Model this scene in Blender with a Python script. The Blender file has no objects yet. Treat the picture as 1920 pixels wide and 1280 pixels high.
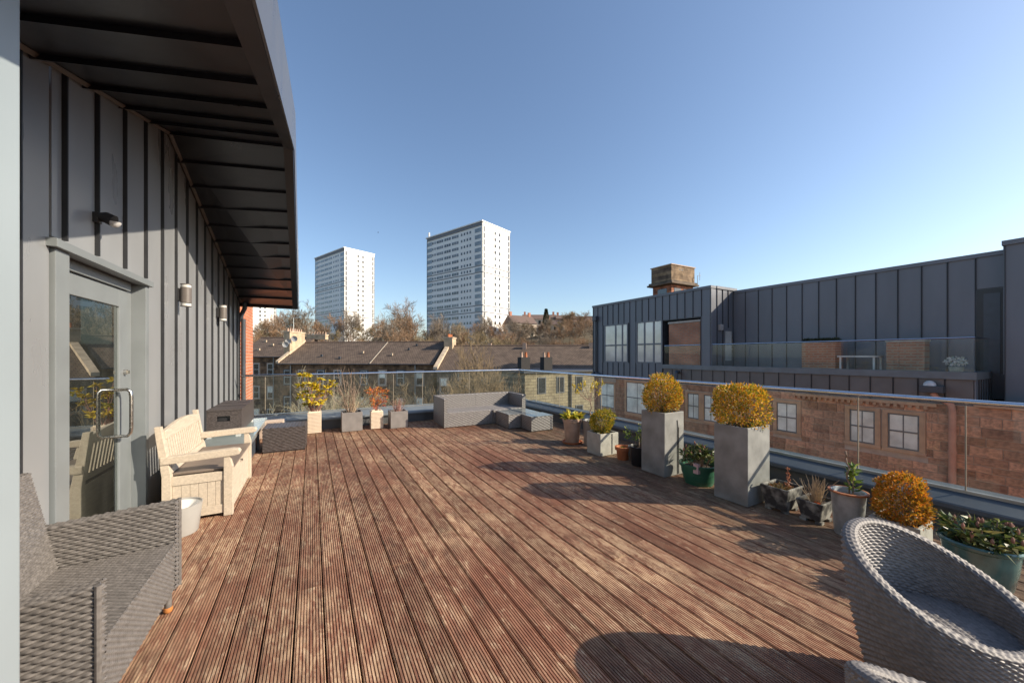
import bpy, bmesh, math, random
import numpy as np
from mathutils import Vector
random.seed(7); np.random.seed(7)
S = bpy.context.scene
# ---------------------------------------------------------------- camera
F, CX, HY, HC = 685.0, 960.0, 666.0, 1.5
A = math.atan2(375, 685); SA, CA = math.sin(A), math.cos(A)
cam = bpy.data.cameras.new('camera'); cam_o = bpy.data.objects.new('camera', cam)
S.collection.objects.link(cam_o); S.camera = cam_o
cam_o.location = (0, 0, HC); cam_o.rotation_euler = (math.pi/2, 0, -A)
cam.sensor_width = 36; cam.lens = F/1920*36; cam.shift_y = 26/1920.0
cam.clip_start = 0.05; cam.clip_end = 3000
# ---------------------------------------------------------------- light
TO_SUN = Vector((1, -.71, .68)).normalized()
w = bpy.data.worlds.new('World'); S.world = w; w.use_nodes = True
nt = w.node_tree; bg = nt.nodes['Background']
sky = nt.nodes.new('ShaderNodeTexSky'); sky.sky_type = 'NISHITA'; sky.sun_disc = False
sky.sun_elevation = math.asin(TO_SUN.z); sky.sun_rotation = math.atan2(TO_SUN.x, TO_SUN.y)
sky.air_density = 1.0; sky.dust_density = 1.0; sky.ozone_density = 2.2
nt.links.new(sky.outputs[0], bg.inputs[0]); bg.inputs[1].default_value = 0.12
sl = bpy.data.lights.new('sun', 'SUN'); sl.energy = 5.0; sl.angle = math.radians(.5); sl.color = (1, .86, .68)
so = bpy.data.objects.new('sun', sl); S.collection.objects.link(so)
so.rotation_euler = TO_SUN.to_track_quat('Z', 'Y').to_euler(); so.location = (30, -20, 25)
S.view_settings.view_transform = 'Standard'; S.view_settings.look = 'None'
S.view_settings.exposure = 0.72; S.view_settings.gamma = 1.0
# ---------------------------------------------------------------- helpers
COL = S.collection
def cw(l, d, z=0):                      # camera-right l, depth d -> world (plan rotation about the viewpoint's yaw)
    return (l*CA + d*SA, d*CA - l*SA, z)
def at(px, d): return (px-CX)/F*d       # lateral metres of a pixel column at depth d
def zz(py, d): return HC + (HY-py)/F*d
def link(o, parent=None, **kw):
    COL.objects.link(o)
    if parent is not None: o.parent = parent
    for k, v in kw.items(): o[k] = v
    return o
def thing(name, label, cat, loc=(0,0,0), rz=0, group=None):
    o = bpy.data.objects.new(name, None); o.empty_display_size = .1
    link(o); o.location = loc; o.rotation_euler = (0,0,rz); o['label'] = label; o['category'] = cat
    if group: o['group'] = group
    return o
def tag(o, label, cat, group=None):
    o['label'] = label; o['category'] = cat
    if group: o['group'] = group
    return o
class MB:
    def __init__(s): s.v = []; s.f = []; s.sm = False
    def box(s, x0, y0, z0, x1, y1, z1):
        b = len(s.v)
        s.v += [(x0,y0,z0),(x1,y0,z0),(x1,y1,z0),(x0,y1,z0),(x0,y0,z1),(x1,y0,z1),(x1,y1,z1),(x0,y1,z1)]
        s.f += [tuple(b+i for i in q) for q in ((3,2,1,0),(4,5,6,7),(0,1,5,4),(1,2,6,5),(2,3,7,6),(3,0,4,7))]
        return s
    def poly(s, pts):
        b = len(s.v); s.v += [tuple(p) for p in pts]; s.f.append(tuple(range(b, b+len(pts)))); return s
    def prism(s, base, d):
        n = len(base); b = len(s.v); d = Vector(d)
        s.v += [tuple(p) for p in base] + [tuple(Vector(p)+d) for p in base]
        s.f.append(tuple(b+n-1-i for i in range(n))); s.f.append(tuple(b+n+i for i in range(n)))
        for i in range(n):
            j = (i+1) % n; s.f.append((b+i, b+j, b+n+j, b+n+i))
        return s
    def path(s, pts, rad, n=6, cap=True):
        pts = [Vector(p) for p in pts]; m = len(pts)
        if not hasattr(rad, '__len__'): rad = [rad]*m
        b = len(s.v); up = None
        for i, p in enumerate(pts):
            t = (pts[min(i+1,m-1)] - pts[max(i-1,0)])
            if t.length < 1e-9: t = Vector((0,0,1))
            t.normalize()
            if up is None: up = Vector((0,0,1)) if abs(t.z) < .9 else Vector((1,0,0))
            a = t.cross(up)
            if a.length < 1e-6: a = t.orthogonal()
            a.normalize(); c = a.cross(t).normalized(); up = c
            for k in range(n):
                th = 2*math.pi*k/n
                s.v.append(tuple(p + (a*math.cos(th)+c*math.sin(th))*rad[i]))
        for i in range(m-1):
            for k in range(n):
                k2 = (k+1) % n
                s.f.append((b+i*n+k, b+i*n+k2, b+(i+1)*n+k2, b+(i+1)*n+k))
        if cap and n > 2:
            s.f.append(tuple(b+k for k in range(n-1,-1,-1))); s.f.append(tuple(b+(m-1)*n+k for k in range(n)))
        return s
    def lathe(s, prof, c=(0,0,0), n=32, sx=1, sy=1):
        b = len(s.v); m = len(prof)
        for r, z in prof:
            for k in range(n):
                th = 2*math.pi*k/n
                s.v.append((c[0]+r*sx*math.cos(th), c[1]+r*sy*math.sin(th), c[2]+z))
        for i in range(m-1):
            for k in range(n):
                k2 = (k+1) % n
                s.f.append((b+i*n+k, b+i*n+k2, b+(i+1)*n+k2, b+(i+1)*n+k))
        return s
    def mesh(s, name, m, bevel=0, smooth=False):
        me = bpy.data.meshes.new(name); me.from_pydata(s.v, [], s.f)
        bm = bmesh.new(); bm.from_mesh(me)
        bmesh.ops.recalc_face_normals(bm, faces=bm.faces)
        if bevel:
            es = [e for e in bm.edges if len(e.link_faces) == 2 and e.calc_face_angle(0) > .5]
            bmesh.ops.bevel(bm, geom=es, offset=bevel, segments=2, affect='EDGES', profile=.6)
        if smooth:
            for f in bm.faces: f.smooth = True
        bm.to_mesh(me); bm.free(); me.materials.append(m)
        if smooth:
            try: me.set_sharp_from_angle(angle=math.radians(40))
            except Exception: pass
        return me
    def build(s, name, m, parent=None, bevel=0, smooth=False, loc=None, **kw):
        o = bpy.data.objects.new(name, s.mesh(name, m, bevel, smooth))
        link(o, parent, **kw)
        if loc: o.location = loc
        return o
def bx(*a): return MB().box(*a)
def inst(name, me, parent, loc=(0,0,0), rz=0, sc=None):
    o = bpy.data.objects.new(name, me); link(o, parent); o.location = loc
    if rz: o.rotation_euler = (0,0,rz)
    if sc: o.scale = sc
    return o
def np_mesh(name, V, Q, m, smooth=True):
    me = bpy.data.meshes.new(name); V = np.asarray(V, np.float32); Q = np.asarray(Q, np.int32); k = Q.shape[1]
    me.vertices.add(len(V)); me.vertices.foreach_set('co', V.ravel())
    me.loops.add(Q.size); me.loops.foreach_set('vertex_index', Q.ravel())
    me.polygons.add(len(Q)); me.polygons.foreach_set('loop_start', np.arange(0, Q.size, k, dtype=np.int32))
    me.polygons.foreach_set('loop_total', np.full(len(Q), k, np.int32))
    if smooth: me.polygons.foreach_set('use_smooth', np.ones(len(Q), bool))
    me.update(calc_edges=True); me.validate(); me.materials.append(m); return me
class WV:                                # woven cane surfaces: strands really go over and under
    def __init__(s): s.V = []; s.Q = []; s.n = 0
    def add(s, P, nu, nv, amp, su=3, sv=3, wrap=False, flip=False):
        NU, NV = nu*su, nv*sv
        u = np.linspace(0, 1, NU+1); v = np.linspace(0, 1, NV+1); U, V = np.meshgrid(u, v)
        p = P(U, V); e = 1e-3
        du = P(U+e, V)-P(U-e, V); dv = P(U, V+e)-P(U, V-e)
        n = np.cross(du, dv); n /= (np.linalg.norm(n, axis=-1, keepdims=True)+1e-12)
        if flip: n = -n
        cu = U*nu; cv = V*nv; row = np.floor(cv+1e-6); fv = cv-row
        prof = np.sin(np.pi*np.clip(fv, 0, 1))
        h = amp*(prof**.8*(.12+.88*(.5+.5*np.cos(np.pi*(cu+row))))) - amp*.3
        p = p + n*h[..., None]
        i = np.arange(NV)[:, None]*(NU+1)+np.arange(NU)[None, :]
        q = np.stack([i, i+1, i+NU+2, i+NU+1], -1).reshape(-1, 4)
        if flip: q = q[:, ::-1]
        s.V.append(p.reshape(-1, 3)); s.Q.append(q+s.n); s.n += (NU+1)*(NV+1); return s
    def panel(s, o, a, b, cu=.02, cv=.012, amp=.004, **k):   # a x b points outward
        o, a, b = (np.array(t, float) for t in (o, a, b))
        nu = max(2, round(np.linalg.norm(a)/cu)); nv = max(2, round(np.linalg.norm(b)/cv))
        return s.add(lambda U, V: o+U[..., None]*a+V[..., None]*b, nu, nv, amp, **k)
    def box(s, x0, y0, z0, x1, y1, z1, cu=.02, cv=.012, amp=.004, faces='xXyYZ'):
        k = dict(cu=cu, cv=cv, amp=amp); dx, dy, dz = x1-x0, y1-y0, z1-z0
        if 'y' in faces: s.panel((x0,y0,z0), (dx,0,0), (0,0,dz), **k)
        if 'Y' in faces: s.panel((x1,y1,z0), (-dx,0,0), (0,0,dz), **k)
        if 'x' in faces: s.panel((x0,y1,z0), (0,-dy,0), (0,0,dz), **k)
        if 'X' in faces: s.panel((x1,y0,z0), (0,dy,0), (0,0,dz), **k)
        if 'Z' in faces: s.panel((x0,y0,z1), (dx,0,0), (0,dy,0), **k)
        if 'z' in faces: s.panel((x0,y1,z0), (dx,0,0), (0,-dy,0), **k)
        return s
    def build(s, name, m, parent):
        me = np_mesh(name, np.concatenate(s.V), np.concatenate(s.Q), m)
        return link(bpy.data.objects.new(name, me), parent)
# ---------------------------------------------------------------- materials
MATS = {}
def mat(name, col, rough=.6, var=.15, scale=6, bump=0, bscale=None, metal=0, spec=.5, stretch=None, col2=None, lo=.35, hi=.65, isl=None, obj=0, detail=5, coat=0):
    if name in MATS: return MATS[name]
    m = bpy.data.materials.new(name); m.use_nodes = True; n = m.node_tree.nodes; L = m.node_tree.links
    b = n['Principled BSDF']; b.inputs['Roughness'].default_value = rough; b.inputs['Metallic'].default_value = metal
    b.inputs['Specular IOR Level'].default_value = spec
    if coat: b.inputs['Coat Weight'].default_value = coat; b.inputs['Coat Roughness'].default_value = .15
    tc = n.new('ShaderNodeTexCoord'); mp = n.new('ShaderNodeMapping'); L.new(tc.outputs['Object'], mp.inputs[0])
    if stretch: mp.inputs['Scale'].default_value = stretch
    nz = n.new('ShaderNodeTexNoise'); nz.inputs['Scale'].default_value = scale; nz.inputs['Detail'].default_value = detail
    L.new(mp.outputs[0], nz.inputs['Vector'])
    r = n.new('ShaderNodeValToRGB'); L.new(nz.outputs['Fac'], r.inputs[0])
    c2 = col2 or tuple(min(1, c*(1+var)) for c in col); c1 = col if col2 else tuple(c*(1-var) for c in col)
    r.color_ramp.elements[0].position = lo; r.color_ramp.elements[1].position = hi
    r.color_ramp.elements[0].color = (*c1, 1); r.color_ramp.elements[1].color = (*c2, 1)
    out = r.outputs[0]
    if isl:
        g = n.new('ShaderNodeNewGeometry'); rr = n.new('ShaderNodeValToRGB'); L.new(g.outputs['Random Per Island'], rr.inputs[0])
        while len(rr.color_ramp.elements) < len(isl): rr.color_ramp.elements.new(.5)
        for e, (p, c) in zip(rr.color_ramp.elements, isl): e.position = p; e.color = (*c, 1)
        out = rr.outputs[0]
    if obj:
        oi = n.new('ShaderNodeObjectInfo'); ma = n.new('ShaderNodeMapRange'); L.new(oi.outputs['Random'], ma.inputs[0])
        ma.inputs[3].default_value = 1-obj; ma.inputs[4].default_value = 1+obj
        hs = n.new('ShaderNodeHueSaturation'); L.new(out, hs.inputs['Color']); L.new(ma.outputs[0], hs.inputs['Value']); out = hs.outputs[0]
    L.new(out, b.inputs['Base Color'])
    rm = n.new('ShaderNodeMapRange'); L.new(nz.outputs['Fac'], rm.inputs[0])
    rm.inputs[3].default_value = max(.02, rough-.1); rm.inputs[4].default_value = min(1, rough+.1); L.new(rm.outputs[0], b.inputs['Roughness'])
    if bump:
        n2 = n.new('ShaderNodeTexNoise'); n2.inputs['Scale'].default_value = bscale or scale*4; n2.inputs['Detail'].default_value = 6
        L.new(mp.outputs[0], n2.inputs['Vector'])
        bp = n.new('ShaderNodeBump'); bp.inputs['Strength'].default_value = bump; bp.inputs['Distance'].default_value = .01
        L.new(n2.outputs['Fac'], bp.inputs['Height']); L.new(bp.outputs[0], b.inputs['Normal'])
    MATS[name] = m; return m
def leafmat(name, ramp, rough=.5, trans=.25):
    m = mat(name, ramp[0][1], rough, isl=ramp); n = m.node_tree.nodes; L = m.node_tree.links
    b = n['Principled BSDF']; src = b.inputs['Base Color'].links[0].from_socket
    t = n.new('ShaderNodeBsdfTranslucent'); L.new(src, t.inputs[0]); mx = n.new('ShaderNodeMixShader'); mx.inputs[0].default_value = trans
    L.new(b.outputs[0], mx.inputs[1]); L.new(t.outputs[0], mx.inputs[2]); L.new(mx.outputs[0], n['Material Output'].inputs[0]); return m
def glassmat(name, tint, refl=1.0, rough=.0):
    m = bpy.data.materials.new(name); m.use_nodes = True; n = m.node_tree.nodes; L = m.node_tree.links
    n.remove(n['Principled BSDF']); t = n.new('ShaderNodeBsdfTransparent'); t.inputs[0].default_value = (*tint, 1)
    g = n.new('ShaderNodeBsdfGlossy'); g.inputs['Roughness'].default_value = rough; g.inputs[0].default_value = (.95,1,.97,1)
    d = n.new('ShaderNodeBsdfDiffuse'); d.inputs[0].default_value = (.6,.62,.55,1)
    fr = n.new('ShaderNodeFresnel'); fr.inputs[0].default_value = 1.5; mu = n.new('ShaderNodeMath'); mu.operation = 'MULTIPLY'
    mu.inputs[1].default_value = refl; L.new(fr.outputs[0], mu.inputs[0])
    ge = n.new('ShaderNodeNewGeometry'); bk_ = n.new('ShaderNodeMath'); bk_.operation = 'SUBTRACT'; bk_.inputs[0].default_value = 1; L.new(ge.outputs['Backfacing'], bk_.inputs[1])
    m3 = n.new('ShaderNodeMath'); m3.operation = 'MULTIPLY'; L.new(mu.outputs[0], m3.inputs[0]); L.new(bk_.outputs[0], m3.inputs[1]); mu = m3; mu.use_clamp = True
    mx = n.new('ShaderNodeMixShader'); L.new(mu.outputs[0], mx.inputs[0]); L.new(t.outputs[0], mx.inputs[1]); L.new(g.outputs[0], mx.inputs[2])
    nz = n.new('ShaderNodeTexNoise'); nz.inputs['Scale'].default_value = 3; nz.inputs['Detail'].default_value = 8
    mr = n.new('ShaderNodeMapRange'); L.new(nz.outputs[0], mr.inputs[0]); mr.inputs[1].default_value = .4; mr.inputs[2].default_value = .8; mr.inputs[3].default_value = .01; mr.inputs[4].default_value = .05
    m2 = n.new('ShaderNodeMixShader'); L.new(mr.outputs[0], m2.inputs[0]); L.new(mx.outputs[0], m2.inputs[1]); L.new(d.outputs[0], m2.inputs[2])
    L.new(m2.outputs[0], n['Material Output'].inputs[0]); return m
def brickmat(name, c1, c2, mortar, sx, sy, rough=.9, axis='XZ', msize=.02, stain=.5):
    m = mat(name, c1, rough, .3, 1.2); n = m.node_tree.nodes; L = m.node_tree.links; b = n['Principled BSDF']
    src = b.inputs['Base Color'].links[0].from_socket
    tc = n.new('ShaderNodeTexCoord'); sp = n.new('ShaderNodeSeparateXYZ'); L.new(tc.outputs['Object'], sp.inputs[0])
    cb = n.new('ShaderNodeCombineXYZ'); L.new(sp.outputs[axis[0]], cb.inputs[0]); L.new(sp.outputs[axis[1]], cb.inputs[1])
    br = n.new('ShaderNodeTexBrick'); L.new(cb.outputs[0], br.inputs['Vector']); br.inputs['Scale'].default_value = 1
    br.inputs['Brick Width'].default_value = sx; br.inputs['Row Height'].default_value = sy; br.inputs['Mortar Size'].default_value = msize
    br.inputs['Color1'].default_value = (*c1,1); br.inputs['Color2'].default_value = (*c2,1); br.inputs['Mortar'].default_value = (*mortar,1)
    br.inputs['Bias'].default_value = 0
    mx = n.new('ShaderNodeMix'); mx.data_type = 'RGBA'; mx.blend_type = 'MULTIPLY'; mx.inputs[0].default_value = stain
    L.new(br.outputs[0], mx.inputs[6])
    r = n.new('ShaderNodeValToRGB'); nz = n.new('ShaderNodeTexNoise'); nz.inputs['Scale'].default_value = 1.3; nz.inputs['Detail'].default_value = 6
    L.new(tc.outputs['Object'], nz.inputs['Vector']); L.new(nz.outputs[0], r.inputs[0]); r.color_ramp.elements[0].position = .35; r.color_ramp.elements[0].color = (.25,.22,.2,1); r.color_ramp.elements[1].position = .62
    L.new(r.outputs[0], mx.inputs[7]); L.new(mx.outputs[2], b.inputs['Base Color'])
    bp = n.new('ShaderNodeBump'); bp.inputs['Strength'].default_value = .6; bp.inputs['Distance'].default_value = .02; bp.invert = True
    L.new(br.outputs['Fac'], bp.inputs['Height']); L.new(bp.outputs[0], b.inputs['Normal']); return m
def deckmat():
    m = bpy.data.materials.new('deck_timber'); m.use_nodes = True; n = m.node_tree.nodes; L = m.node_tree.links; b = n['Principled BSDF']
    g = n.new('ShaderNodeNewGeometry')
    oi0 = n.new('ShaderNodeObjectInfo')
    def noise(scale, st, det=6, rough=.6, dist=0, per=0):
        mp = n.new('ShaderNodeMapping'); mp.inputs['Scale'].default_value = st; L.new(g.outputs['Position'], mp.inputs[0])
        if per:
            vm = n.new('ShaderNodeVectorMath'); vm.operation = 'MULTIPLY_ADD'; L.new(oi0.outputs['Random'], vm.inputs[0]); vm.inputs[1].default_value = (0,per,per*3.7); L.new(g.outputs['Position'], vm.inputs[2]); L.new(vm.outputs[0], mp.inputs[0])
        z = n.new('ShaderNodeTexNoise'); z.inputs['Scale'].default_value = scale; z.inputs['Detail'].default_value = det; z.inputs['Roughness'].default_value = rough
        z.inputs['Distortion'].default_value = dist; L.new(mp.outputs[0], z.inputs['Vector']); return z.outputs[0]
    def ramp(src, p0, p1, c0=(0,0,0), c1=(1,1,1)):
        r = n.new('ShaderNodeValToRGB'); L.new(src, r.inputs[0]); r.color_ramp.elements[0].position = p0; r.color_ramp.elements[1].position = p1
        r.color_ramp.elements[0].color = (*c0,1); r.color_ramp.elements[1].color = (*c1,1); return r.outputs[0]
    def mix(f, a, c, t='MIX'):
        x = n.new('ShaderNodeMix'); x.data_type = 'RGBA'; x.blend_type = t
        for s, i in ((f,0),(a,6),(c,7)):
            if hasattr(s, 'node'): L.new(s, x.inputs[i])
            else: x.inputs[i].default_value = s if i == 0 else (*s, 1)
        return x.outputs[2]
    def mth(op, a, c=None):
        x = n.new('ShaderNodeMath'); x.operation = op; x.use_clamp = True
        for i, s in enumerate((a, c)):
            if s is None: continue
            if hasattr(s, 'node'): L.new(s, x.inputs[i])
            else: x.inputs[i].default_value = s
        return x.outputs[0]
    base = ramp(noise(3, (9,1,9), per=20), .3, .7, (.14,.057,.031), (.25,.108,.060))
    worn = mth('MULTIPLY', ramp(noise(1.1, (1,.7,1), 4), .37, .63), ramp(noise(11, (2.2,.55,1), 9, .74, .8, per=9), .42, .57))
    c = mix(mth('MULTIPLY', worn, .85), base, ramp(noise(30,(1,.3,1)), .3, .7, (.40,.27,.155), (.58,.42,.26)))
    spots = mth('MULTIPLY', ramp(noise(12, (1.6,.45,1), 8, .75, .4, per=15), .55, .66), .7)
    c = mix(spots, c, (.52,.39,.25))
    dark = ramp(noise(5.5, (1.8,.5,1), 8, .7, 0, per=5), .52, .68)
    c = mix(mth('MULTIPLY', dark, .55), c, (.06,.032,.022))
    sp = n.new('ShaderNodeSeparateXYZ'); L.new(g.outputs['Position'], sp.inputs[0])
    mr = n.new('ShaderNodeMapRange'); L.new(sp.outputs[0], mr.inputs[0]); mr.inputs[1].default_value = 2.7; mr.inputs[2].default_value = 3.7
    alg = mth('MULTIPLY', mr.outputs[0], ramp(noise(4, (1.5,.6,1), 7, .7), .3, .55))
    c = mix(mth('MULTIPLY', alg, .6), c, ramp(noise(14,(1,1,1)), .4, .65, (.05,.036,.022), (.16,.125,.07)))
    oi = n.new('ShaderNodeObjectInfo'); ma = n.new('ShaderNodeMapRange'); L.new(oi.outputs['Random'], ma.inputs[0]); ma.inputs[3].default_value = .92; ma.inputs[4].default_value = 1.34
    hs = n.new('ShaderNodeHueSaturation'); hs.inputs['Saturation'].default_value = .93; L.new(c, hs.inputs['Color']); L.new(ma.outputs[0], hs.inputs['Value'])
    L.new(hs.outputs[0], b.inputs['Base Color']); b.inputs['Roughness'].default_value = .68; b.inputs['Specular IOR Level'].default_value = .35
    bp = n.new('ShaderNodeBump'); bp.inputs['Strength'].default_value = .35; bp.inputs['Distance'].default_value = .004
    L.new(noise(60,(1,.15,1)), bp.inputs['Height']); L.new(bp.outputs[0], b.inputs['Normal']); return m
DECK = deckmat()
CLAD = mat('grey_zinc_cladding', (.225,.238,.252), .30, .08, 2.0, stretch=(1,1,.35), spec=.6, obj=.06)
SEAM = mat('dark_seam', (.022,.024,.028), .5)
WICKR = mat('ash_grey_wicker_rim', (.14,.132,.13), .6, .2, 45)
CLADN = mat('charcoal_cladding', (.125,.138,.162), .42, .08, 2, stretch=(1,1,.3), spec=.5, obj=.06)
SOFF = mat('black_soffit_metal', (.017,.019,.025), .32, .1, 3, spec=.5, obj=.1)
FRAME = mat('grey_door_paint', (.17,.19,.20), .4, .05, 5)
PALEG = mat('pale_grey_paint', (.27,.32,.35), .4, .04, 2)
STEEL = mat('brushed_steel', (.62,.60,.57), .25, .06, 30, metal=1)
CHROME = mat('handrail_steel', (.7,.7,.72), .16, .05, 10, metal=1)
BLACKP = mat('black_plastic', (.02,.02,.022), .4, .1, 8)
DARKM = mat('dark_blue_metal', (.045,.055,.07), .4, .1, 6)
PARA_SHADE = mat('shaded_parapet_metal', (.05,.06,.07), .45, .12, 4, .05)  # darker copy of the parapet metal: shade of the coping facing away, as colour
PARA = mat('grey_parapet_metal', (.13,.15,.165), .42, .12, 4, .05)
GLASS = glassmat('balustrade_glass', (.965,.985,.972), .8)
DGLASS = glassmat('door_glass', (.22,.25,.25), 2.2)
WGLASS = mat('window_glass_dark', (.02,.025,.03), .05, .2, 2, spec=.9)
BLIND = mat('window_with_pale_blind', (.74,.74,.66), .2, .2, 2.5, spec=.7, obj=.2)
CREAM = mat('cream_painted_timber', (.48,.415,.33), .55, .10, 9, .15, 60, stretch=(7,1,7))
SEATB = mat('brown_bench_lid', (.17,.135,.11), .5, .12, 6, .1, 40)
WHITE = mat('white_glaze', (.78,.77,.74), .25, .03, 4)
WICKG = mat('grey_brown_wicker', (.125,.116,.11), .42, .22, 45, spec=.5)
WICKD = mat('dark_wicker', (.062,.052,.05), .4, .25, 40, spec=.5)
WICKS = mat('silver_grey_wicker', (.175,.165,.16), .42, .2, 40, spec=.5)
WICKE = mat('ash_grey_wicker', (.185,.175,.172), .55, .22, 45, spec=.55)
SLATE = mat('slate_planter', (.22,.225,.215), .6, .22, 5, .25, 14)
CONC = mat('pale_concrete', (.36,.35,.31), .75, .15, 7, .15, 30)
CUBEG = mat('grey_cube_planter', (.20,.185,.175), .6, .12, 8, .1, 30)
RIBC = mat('cream_ribbed_glaze', (.74,.62,.48), .45, .06, 9)
TERRA = mat('terracotta', (.42,.14,.055), .75, .15, 9, .1)
CLAYP = mat('pale_clay', (.40,.28,.21), .75, .15, 8, .1)
STONET = mat('weathered_trough', (.045,.043,.042), .85, .3, 9, .4, 20, col2=(.30,.29,.26), lo=.42, hi=.62)
GALV = mat('galvanised_metal', (.40,.42,.43), .4, .18, 14, metal=.35)
RUST = mat('rusty_rim', (.32,.12,.05), .7, .2, 20)
GREENP = mat('green_plastic', (.035,.13,.08), .35, .12, 6)
TEAL = mat('teal_glaze', (.055,.13,.125), .22, .3, 7, coat=.5)
SOIL = mat('potting_soil', (.045,.03,.02), .95, .4, 30, .6)
TWIG = mat('grey_twigs', (.25,.18,.13), .8, .25, 20)
TWIGP = mat('pale_straw_twigs', (.45,.34,.22), .8, .2, 20)
TWIGR = mat('reddish_twigs', (.28,.14,.11), .8, .25, 20)
BARK = mat('bare_branch_bark', (.17,.13,.09), .9, .25, 4)
WOOD1 = mat('winter_twigs_russet', (.23,.145,.085), .9, .3, .3)
WOOD2 = mat('winter_twigs_olive', (.24,.185,.10), .9, .3, .3)
WOOD3 = mat('winter_twigs_grey', (.21,.165,.12), .9, .3, .3)
BOXL = leafmat('box_leaves_orange', [(0,(.07,.11,.012)),(.22,(.24,.25,.02)),(.5,(.58,.39,.03)),(.75,(.70,.36,.03)),(1,(.58,.21,.02))], trans=.35)
BOXO = leafmat('box_leaves_deep_orange', [(0,(.12,.12,.012)),(.25,(.36,.22,.02)),(.6,(.60,.27,.025)),(1,(.55,.17,.015))], trans=.35)
BOXG = leafmat('box_leaves_olive_gold', [(0,(.07,.11,.01)),(.4,(.22,.24,.02)),(.7,(.50,.38,.03)),(1,(.58,.32,.02))], trans=.4)
RHOD = leafmat('rhododendron_leaves', [(0,(.03,.06,.015)),(.5,(.07,.11,.03)),(.8,(.16,.18,.05)),(1,(.24,.21,.07))], .35)
BUD = mat('pink_brown_buds', (.30,.14,.10), .6, .3, 20)
YELL = leafmat('yellow_leaves', [(0,(.25,.25,.02)),(.4,(.55,.42,.02)),(1,(.72,.52,.04))])
REDL = leafmat('red_leaves', [(0,(.35,.05,.02)),(.5,(.55,.14,.03)),(.8,(.6,.3,.04)),(1,(.25,.22,.03))])
GRNL = leafmat('green_leaves', [(0,(.06,.12,.02)),(.6,(.16,.24,.04)),(1,(.32,.36,.05))])
REDBRICK = mat('red_brick', (.46,.155,.075), .85, .2, 12, .2, obj=.18)
MORTAR = mat('pale_mortar', (.46,.40,.33), .95, .1, 12)
SAND1 = mat('red_sandstone', (.43,.215,.125), .9, .30, 5, .25, 18, obj=.36)
SAND2 = mat('dressed_sandstone', (.48,.28,.165), .85, .12, 5, .1)
SANDM = mat('sandstone_joint', (.46,.34,.26), .95, .1, 5)
print('p1 ok')
# ================================================================ DECK
W = -1.32                                       # face of the left wall
deck = bx(W, -2.2, -.30, 4.9, 8.42, -.04).build('deck', mat('deck_void', (.012,.010,.009), .9), kind='structure')
def board_mesh(L):
    wd, g, dp, ng = .1365, .0064, .0075, 9
    prof = [(0,-.03),(0,-.003),(.003,0)]
    st = wd/ng
    for i in range(ng):
        c = st*(i+.5)
        prof += [(c-g/2,0),(c-g/2+.0012,-dp),(c+g/2-.0012,-dp),(c+g/2,0)]
    prof += [(wd-.003,0),(wd,-.003),(wd,-.03)]
    mb = MB(); n = len(prof)
    mb.v = [(x,0,z) for x,z in prof]+[(x,L,z) for x,z in prof]
    mb.f = [(i,i+1,n+i+1,n+i) for i in range(n-1)]+[tuple(range(n-1,-1,-1)), tuple(range(n,2*n))]
    return mb.mesh('deck_board', DECK)
LENS = (3.6, 4.2, 2.4, 4.8); BME = {}
x = .062 - .145*9; col = 0
while x < 4.74:
    y = -2.1 - (0, 1.4, .7, 2.1)[col % 4]
    while y < 8.36:
        L = LENS[random.randrange(4)]; y0, y1 = max(y, -2.1), min(y+L, 8.38)
        if y1-y0 > .25:
            k = round(y1-y0-.007, 3)
            if k not in BME: BME[k] = board_mesh(k)
            o = inst('deck_board', BME[k], deck, (x+.003, y0, random.uniform(-.0015,.0015)))
        y += L
    x += .145; col += 1
# ================================================================ PENTHOUSE (left)
ph = thing('penthouse', 'grey standing-seam metal penthouse wall with glazed door and dark overhanging canopy', 'building', (W, 4, 0))
def P(o):
    o.location = Vector(o.location) - Vector((W, 4, 0)); return o
def soff_wall(y):
    return 3.80+(y-5.0)*.336 if y < 5.0 else 3.80-(y-5.0)*.2776
_c = MB(); _x = (-.16,0,0); DY0, DY1, DZ = 3.165, 4.455, 2.12
_c.prism([(W-.031,-2.2,-.3),(W-.031,DY0+.05,-.3),(W-.031,DY0+.05,3.11),(W-.031,1.0,2.45),(W-.031,-2.2,2.42)], _x)
_c.prism([(W-.031,DY0+.051,DZ),(W-.031,DY1-.021,DZ),(W-.031,DY1-.021,3.5),(W-.031,DY0+.051,3.11)], _x)
_c.prism([(W-.031,DY1-.02,-.3),(W-.031,9.3,-.3),(W-.031,9.3,2.6),(W-.031,5.0,3.78),(W-.031,DY1-.02,3.5)], _x)
core = P(_c.build('wall', mat('wall_backing', (.05,.05,.055), .7), ph))
ys = [2.84-.415*i for i in range(10,0,-1)] + [2.84,3.24,3.62,4.05] + [4.05+.415*i for i in range(1,13)] + [9.25]
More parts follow.
